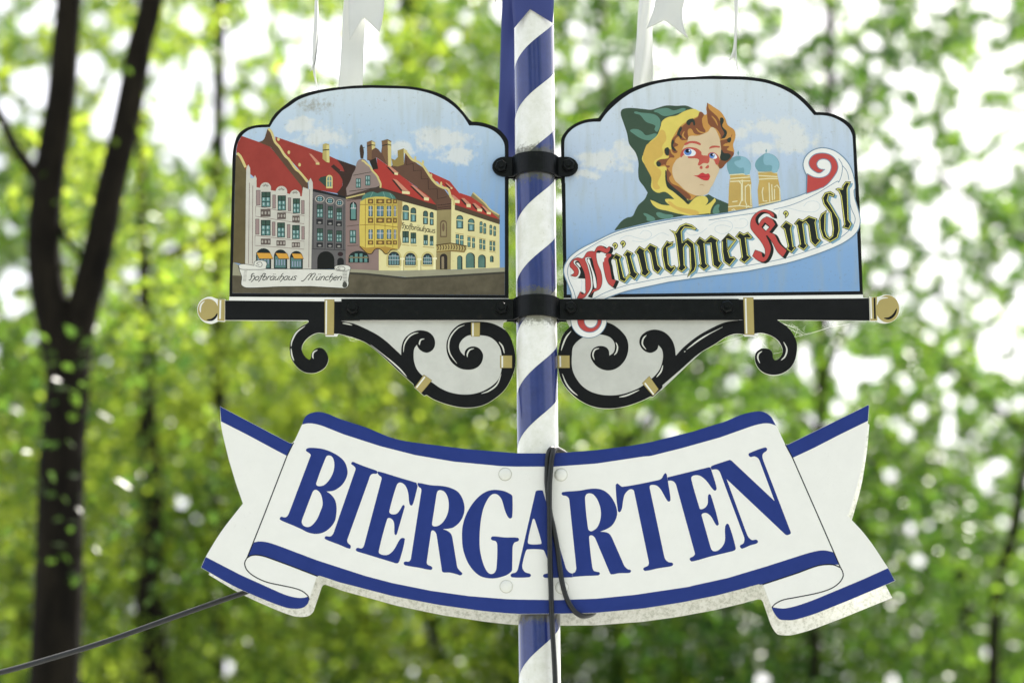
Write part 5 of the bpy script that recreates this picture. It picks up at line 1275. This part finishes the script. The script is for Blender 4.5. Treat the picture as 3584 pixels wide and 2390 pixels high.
# where the photograph shows open sky between the crowns (overview pixels): cx, cy, rx, ry, strength
GAPS = [(225, 215, 62, 90, .8), (430, 260, 72, 125, .95), (40, 30, 60, 44, .5), (60, 225, 50, 75, .8), (620, 120, 100, 90, .62), (740, 150, 60, 90, .85), (30, 670, 36, 44, .7), (835, 110, 34, 80, .6), (525, 240, 30, 120, .8),
        (1380, 170, 60, 40, .30), (1570, 30, 60, 50, .45), (1600, 165, 90, 26, .75), (1760, 80, 90, 80, .34), (2050, 120, 160, 130, .34), (2250, 70, 130, 110, .42), (2130, 330, 140, 120, .40), (2300, 330, 90, 160, .42),
        (2010, 420, 50, 90, .50), (2190, 530, 110, 80, .62), (2060, 560, 60, 60, .42), (1990, 850, 100, 34, .85), (1930, 875, 70, 36, .7), (2290, 760, 76, 80, .62), (2180, 700, 80, 60, .3), (1860, 960, 50, 50, .3), (2320, 1100, 60, 40, .3),
        (340, 190, 30, 50, .4), (100, 330, 60, 60, .35)]
HOLD = []  # dense spots override
gnoise = rng.random((64, 64))
def openness(u, v):
    o = np.zeros_like(u)
    for (cx, cy, rx, ry, s) in GAPS:
        d = ((u - cx) / rx) ** 2 + ((v - cy) / ry) ** 2
        o = np.maximum(o, s * np.clip(1.35 - d * .75, 0, 1))
    # general looseness towards the upper right
    gen = np.clip((u - 1250) / 1100, 0, 1) * np.clip(1 - v / 1150, 0, 1) * .20 + np.clip(1 - v / 700, 0, 1) * .03
    return np.maximum(o, gen)
def view_uv(p):
    """direction of world points as seen from where the photo was taken, overview pixels"""
    d = p - np.array(CAM)
    zc = d[:, 1] * CP + d[:, 2] * SP
    yc = -d[:, 1] * SP + d[:, 2] * CP
    u = (1792 + FPX * d[:, 0] / np.maximum(zc, .1)) / 1.5245
    v = (1195 - FPX * yc / np.maximum(zc, .1)) / 1.5245
    return u, v
# where the sky shows between the leaves, as seen from the beer garden: broken gaps plus pinholes
def value_noise(h, w, cell):
    gh, gw = h // cell + 3, w // cell + 3
    g = rng.random((gh, gw))
    y = np.arange(h) / cell; x = np.arange(w) / cell
    yi = y.astype(int); xi = x.astype(int); fy = (y - yi)[:, None]; fx = (x - xi)[None, :]
    fy = fy*fy*(3-2*fy); fx = fx*fx*(3-2*fx)
    a = g[yi][:, xi]; b = g[yi][:, xi+1]; c_ = g[yi+1][:, xi]; d = g[yi+1][:, xi+1]
    return (a*(1-fx)+b*fx)*(1-fy)+(c_*(1-fx)+d*fx)*fy
HM = np.zeros((1700, 2500), bool)
def make_holes():
    nz = .5 * value_noise(1700, 2500, 44) + .34 * value_noise(1700, 2500, 24) + .16 * value_noise(1700, 2500, 15)
    nz = np.clip((nz - .5) * 2.3 + .5, 0.01, 1)
    vv, uu = np.mgrid[0:1700, 0:2500]
    HM[:] = nz < openness(uu - 75.0, vv - 75.0) * (.86 - .16 * np.clip((uu - 1600) / 400, 0, 1))
    n = 5200
    u = rng.uniform(-60, 2410, n); v = rng.uniform(-60, 1620, n)
    p = .008 + .27 * np.clip((u - 1100) / 1200, 0, 1) * np.clip(1.15 - v / 1300, 0, 1) + .15 * np.clip(1 - v / 620, 0, 1) + .02 * np.clip(1 - v / 1300, 0, 1)
    k = rng.random(n) < p; u, v = u[k], v[k]
    r = rng.uniform(9, 19, len(u))
    for a, b, q in zip(u, v, r):
        x0, x1, y0, y1 = int(a - q) + 75, int(a + q) + 76, int(b - q) + 75, int(b + q) + 76
        x0, y0 = max(x0, 0), max(y0, 0)
        yy, xx = np.mgrid[y0:min(y1, 1700), x0:min(x1, 2500)]
        HM[y0:min(y1, 1700), x0:min(x1, 2500)] |= ((xx - a - 75) ** 2 + (yy - b - 75) ** 2) < q * q
def in_hole(u, v):
    x = np.clip((u + 75).astype(int), 0, 2499); y = np.clip((v + 75).astype(int), 0, 1699)
    ok = (u > -70) & (u < 2420) & (v > -70) & (v < 1620)
    far = rng.random(len(u)) < openness(u, v) * .6
    return np.where(ok, HM[y, x], far)
make_holes()
def wave(p):
    """smooth dark and bright pockets in leaf tone, painting shade inside the wood"""
    x, y, z = p[:, 0], p[:, 1], p[:, 2]
    return .47 + .30 * np.sin(1.9*x + 1.6*z + 1.1*np.sin(.8*y)) + .22 * np.sin(3.1*z - 1.5*x + .6*y + 2) + .16 * np.sin(5.1*x + 4.3*z + 1.1*y)
def leaf_mesh(name, centers, size, mat, parent, tone):
    """one small folded leaf per centre"""
    n = len(centers)
    if n == 0: return None
    nr = rng.normal(size=(n, 3)); nr[:, 2] = np.abs(nr[:, 2]) + .35; nr /= np.linalg.norm(nr, axis=1)[:, None]
    t = rng.normal(size=(n, 3)); t -= nr * (t * nr).sum(1)[:, None]; t /= np.linalg.norm(t, axis=1)[:, None]
    b = np.cross(nr, t)
    s = (size * rng.uniform(.65, 1.3, n))[:, None]
    v = np.empty((n, 4, 3))
    v[:, 0] = centers - t * s * .55; v[:, 2] = centers + t * s * .55
    v[:, 1] = centers + b * s * .34 + nr * s * .10; v[:, 3] = centers - b * s * .34 + nr * s * .10
    off = np.array(origin(parent))
    v = v.reshape(-1, 3) - off
    i = np.arange(n) * 4
    tris = np.stack([i, i+1, i+2, i, i+2, i+3], 1).reshape(-1)
    me = bpy.data.meshes.new(name)
    me.vertices.add(n * 4); me.loops.add(n * 6); me.polygons.add(n * 2)
    me.vertices.foreach_set('co', v.reshape(-1).astype(np.float32))
    me.loops.foreach_set('vertex_index', tris.astype(np.int32))
    me.polygons.foreach_set('loop_start', (np.arange(n * 2) * 3).astype(np.int32))
    me.update(calc_edges=True)
    at = me.attributes.new('tone', 'FLOAT', 'POINT')
    at.data.foreach_set('value', np.repeat(tone, 4).astype(np.float32))
    me.materials.append(mat)
    o = bpy.data.objects.new(name, me); scene.collection.objects.link(o)
    if parent: o.parent = parent
    return o
def crown_points(cx, cy, z0, z1, rad, nclump, per, cr, gaps=True, soft=1.0):
    """clumps of leaves spread through a crown volume, thinned where the sky shows"""
    m = nclump * 3
    a = rng.uniform(0, 2*np.pi, m); r = rad * np.sqrt(rng.uniform(0, 1, m)); z = rng.uniform(0, 1, m)
    prof = np.clip(np.sin(np.pi * np.clip(z * .92 + .06, 0, 1)) ** .6, .25, 1)
    c = np.stack([cx + r*prof*np.cos(a), cy + r*prof*np.sin(a), z0 + (z1-z0)*z], 1)
    u, v = view_uv(c)
    if gaps:
        k = rng.random(m) > (openness(u, v) > .8) * .9
        c = c[k]
    c = c[:nclump]
    n = len(c)
    tone = np.clip(wave(c) + rng.normal(size=n) * .14, 0, 1)
    pts = np.repeat(c, per, 0) + rng.normal(size=(n*per, 3)) * np.array([cr, cr, cr*.55]) * np.repeat(rng.uniform(.6, 1.3, n), per)[:, None]
    tn = np.clip(np.repeat(tone, per) + rng.normal(size=n*per) * .15, 0, 1)
    if gaps:
        u, v = view_uv(pts)
        k = ~in_hole(u, v)
        pts, tn = pts[k], tn[k]
    return pts, tn
def limb(path, r0, r1, n=8, seg=10):
    pts = spline3(path, n)
    m = len(pts)
    rad = [r0 + (r1 - r0) * (i / (m - 1)) for i in range(m)]
    q = pts
    return tube(q, rad, seg)
def merge(parts):
    v = []; f = []
    for a, b in parts:
        o = len(v); v += a; f += [tuple(x + o for x in q) for q in b]
    return v, f
def pxr(px, depth): return px * 1.5245 / FPX * depth / 2      # overview width -> radius

def tree(name, label, base, trunk_parts, crown, group=None, mat=None, leaf=.085, cl=.3, lift=0.0):
    root = empty(name, base, label, 'tree', group)
    v, f = merge(trunk_parts)
    mesh_obj('trunk', v, f, [M_BARK], root, None, True)
    pts = []; tn = []
    for (cx, cy, z0, z1, rad, nc, per) in crown:
        a, b = crown_points(cx, cy, z0, z1, rad, nc, per, cl)
        pts.append(a); tn.append(b)
    pts = np.concatenate(pts); tn = np.clip(np.concatenate(tn) + lift, 0, 1)  # lift paints sunlit brightness into the leaf tone
    leaf_mesh('crown', pts, leaf, mat or M_LEAF, root, tn)
    return root
def G(u, v, d): return WD(u, v, d)
def down(p): return Vector((p.x, p.y, 0))

def forest():
    # 1. the big forked dark tree at the left, about 15 m off
    d = 15.0
    fork = G(160, 800, d); low = G(125, 1560, d)
    base = Vector((low.x - .05, low.y, 0))
    parts = [limb([base, low, G(135, 1300, d), G(142, 1050, d), G(155, 900, d), fork], pxr(125, d), pxr(100, d)),
             limb([G(150, 860, d), G(128, 750, d), G(107, 650, d), G(100, 550, d), G(107, 450, d), G(120, 350, d), G(140, 225, d), G(150, 100, d), G(158, 0, d), G(165, -300, d), G(150, -900, d)], pxr(92, d), pxr(58, d)),
             limb([G(165, 860, d), G(180, 750, d), G(205, 650, d), G(230, 550, d), G(255, 425, d), G(280, 325, d), G(305, 200, d), G(322, 100, d), G(348, 0, d), G(420, -400, d)], pxr(84, d), pxr(56, d)),
             limb([G(118, 470, d), G(75, 395, d), G(30, 330, d), G(0, 265, d), G(-60, 160, d)], pxr(34, d), pxr(18, d)),
             limb([G(128, 500, d), G(160, 560, d), G(200, 605, d), G(215, 640, d)], pxr(16, d), pxr(10, d))]
    c = low
    tree('forked_tree', 'dark forked trunk tree nearest the camera on the left', base, parts,
         [(c.x - .1, c.y + .6, 8.2, 13.5, 3.0, 110, 60), (c.x - .2, c.y - .1, 3.6, 6.0, 1.5, 18, 50), (c.x + .1, c.y + .6, 6.0, 9.0, 1.6, 26, 44)], 'woodland trees', None, .062, .20, .05)
    # 2. second trunk just right of it, leaning, thinner
    d = 20.5
    low = G(352, 1568, d); base = down(low)
    parts = [limb([base, low, G(338, 1400, d), G(352, 1150, d), G(338, 960, d), G(335, 760, d), G(328, 560, d), G(325, 380, d), G(320, 150, d), G(322, -300, d)], pxr(70, d), pxr(8, d)),
             limb([G(345, 800, d), G(300, 700, d), G(250, 780, d), G(215, 830, d)], pxr(22, d), pxr(12, d)),
             limb([G(330, 610, d), G(400, 580, d), G(460, 566, d), G(540, 535, d), G(640, 500, d)], pxr(22, d), pxr(24, d))]
    tree('woodland_tree', 'slender dark trunk standing just right of the forked tree', base, parts,
         [(low.x + .2, low.y - .2, 4.0, 13, 2.2, 260, 60)], 'woodland trees', None, .066, .26, .12)
    # 3. trunk behind the left picture, top centre
    d = 26.5
    low = G(835, 1560, d); base = down(low)
    parts = [limb([base, low, G(830, 1100, d), G(850, 800, d), G(880, 500, d), G(925, 250, d), G(942, 60, d), G(940, -300, d)], pxr(62, d), pxr(52, d)),
             limb([G(925, 240, d), G(980, 150, d), G(1040, 110, d), G(1110, 90, d)], pxr(30, d), pxr(10, d)),
             limb([G(838, 1330, d), G(760, 1440, d), G(850, 1395, d), G(1000, 1385, d), G(1180, 1440, d)][2:], pxr(26, d), pxr(12, d))]
    tree('woodland_tree', 'dark trunk behind the left picture that shows between it and the pole', base, parts,
         [(low.x + .1, low.y - .6, 4.2, 13, 2.6, 300, 60)], 'woodland trees', None, .07, .3, .08)
    # 4. thin one left of the left picture
    d = 23.0
    low = G(500, 1560, d); base = down(low)
    parts = [limb([base, low, G(505, 1100, d), G(500, 700, d), G(502, 300, d), G(505, -200, d)], pxr(38, d), pxr(30, d))]
    tree('woodland_tree', 'thin straight trunk left of the left picture', base, parts,
         [(low.x, low.y - .3, 4.0, 12.5, 2.6, 260, 60)], 'woodland trees', None, .07, .3, .12)
    # 5. behind the pole / right picture
    d = 24.0
    low = G(1420, 1560, d); base = down(low)
    parts = [limb([base, low, G(1430, 1100, d), G(1400, 700, d), G(1390, 200, d), G(1360, -300, d)], pxr(28, d), pxr(14, d)),
             limb([G(1425, 1050, d), G(1540, 900, d), G(1700, 800, d)], pxr(20, d), pxr(8, d))]
    tree('woodland_tree', 'leafy tree behind the right half of the banner', base, parts,
         [(low.x + .1, low.y + .4, 4.2, 12.5, 2.8, 250, 60)], 'woodland trees', M_LEAF2, .075, .32)
    # 6. right-hand tree with a pale thin stem
    d = 22.0
    low = G(1870, 1560, d); base = down(low)
    parts = [limb([base, low, G(1880, 1100, d), G(1890, 700, d), G(1900, 350, d), G(1905, 100, d), G(1900, -300, d)], pxr(26, d), pxr(24, d)),
             limb([G(1885, 900, d), G(1960, 720, d), G(2100, 600, d)], pxr(16, d), pxr(7, d)),
             limb([G(1882, 1000, d), G(1760, 880, d), G(1640, 840, d)], pxr(16, d), pxr(7, d))]
    tree('woodland_tree', 'tree with a thin stem rising right of the right picture', base, parts,
         [(low.x + .2, low.y + .3, 4.2, 12.5, 2.8, 250, 60)], 'woodland trees', M_LEAF2, .07, .3)
    # 7. far right
    d = 20.0
    low = G(2280, 1600, d); base = down(low)
    parts = [limb([base, low, G(2330, 1200, d), G(2400, 800, d), G(2430, 300, d), G(2480, -200, d)], pxr(30, d), pxr(18, d)),
             limb([G(2360, 1000, d), G(2190, 850, d), G(2100, 780, d)], pxr(14, d), pxr(6, d)),
             limb([G(2415, 600, d), G(2180, 420, d), G(2080, 330, d)], pxr(12, d), pxr(6, d))]
    tree('woodland_tree', 'tree at the far right edge with the loosest foliage', base, parts,
         [(low.x + .2, low.y + .3, 3.8, 12.0, 2.8, 230, 60)], 'woodland trees', M_LEAF2, .07, .28)
    # 8. low bushes / understorey crowns filling the lower part
    for (u, v_, d, rx, lab, mt) in ((420, 1350, 26, 3.0, 'rounded bushy young tree low at the left behind the dark trunks', M_LEAF), (980, 1400, 25, 3.2, 'bushy young tree low behind the lettered banner', M_LEAF), (1650, 1330, 26, 3.2, 'dense young tree low behind the right end of the banner', M_LEAF2), (2200, 1300, 25, 3.2, 'dense dark green young tree in the lower right corner', M_LEAF2), (40, 1200, 24, 2.6, 'bushy young tree low at the far left edge', M_LEAF)):
        p = G(u, v_, d); base = down(p)
        parts = [limb([base, Vector((p.x, p.y, 2.5)), Vector((p.x + .1, p.y, 5.0)), Vector((p.x, p.y, 6.6))], .12, .04)]
        tree('young_tree', lab, base, parts, [(p.x, p.y, 2.2, 8.2, rx, 300, 80)], 'young trees between the trunks', mt, .08, .30, .16)
    # unseen trees added behind the camera to block sky light from the signs
    for (x, y, lab) in ((-7.5, -17, 'unseen tall tree added behind the camera to the left to block sky light'), (0.5, -21, 'unseen tall tree added straight behind the camera to block sky light'), (8.0, -16, 'unseen tall tree added behind the camera to the right to block sky light')):
        base = Vector((x, y, 0))
        parts = [limb([base, Vector((x, y, 3)), Vector((x + .2, y, 6)), Vector((x, y + .2, 9.5))], .28, .10)]
        root = empty('sky_blocker_tree', base, lab, 'tree', 'added trees blocking sky light')
        v, f = merge(parts); mesh_obj('trunk', v, f, [M_BARK], root, None, True)
        pts, tn = crown_points(x, y, 3.2, 13.5, 5.0, 420, 60, .6, False)
        leaf_mesh('crown', pts, .16, M_LEAF, root, tn)
    # far wood that reads as one mass
    n = 7800
    x = rng.uniform(-10, 10, n); y = rng.uniform(26, 37, n); z = rng.uniform(1.5, 17.5, n)
    c = np.stack([x, y, z], 1); u, v = view_uv(c)
    k = rng.random(n) > (openness(u, v) > .8) * .8
    c = c[k]; per = 62
    tn = np.repeat(np.clip(wave(c) + .06 + rng.normal(size=len(c)) * .14, 0, 1), per)
    pts = np.repeat(c, per, 0) + rng.normal(size=(len(c)*per, 3)) * np.array([.6, .6, .38])
    u, v = view_uv(pts); k = ~in_hole(u, v)
    o = leaf_mesh('distant_wood', pts[k], .105, M_LEAF2, None, tn[k])
    tag(o, 'distant wood of massed green foliage behind all the trees', 'wood', None, 'stuff')
forest()
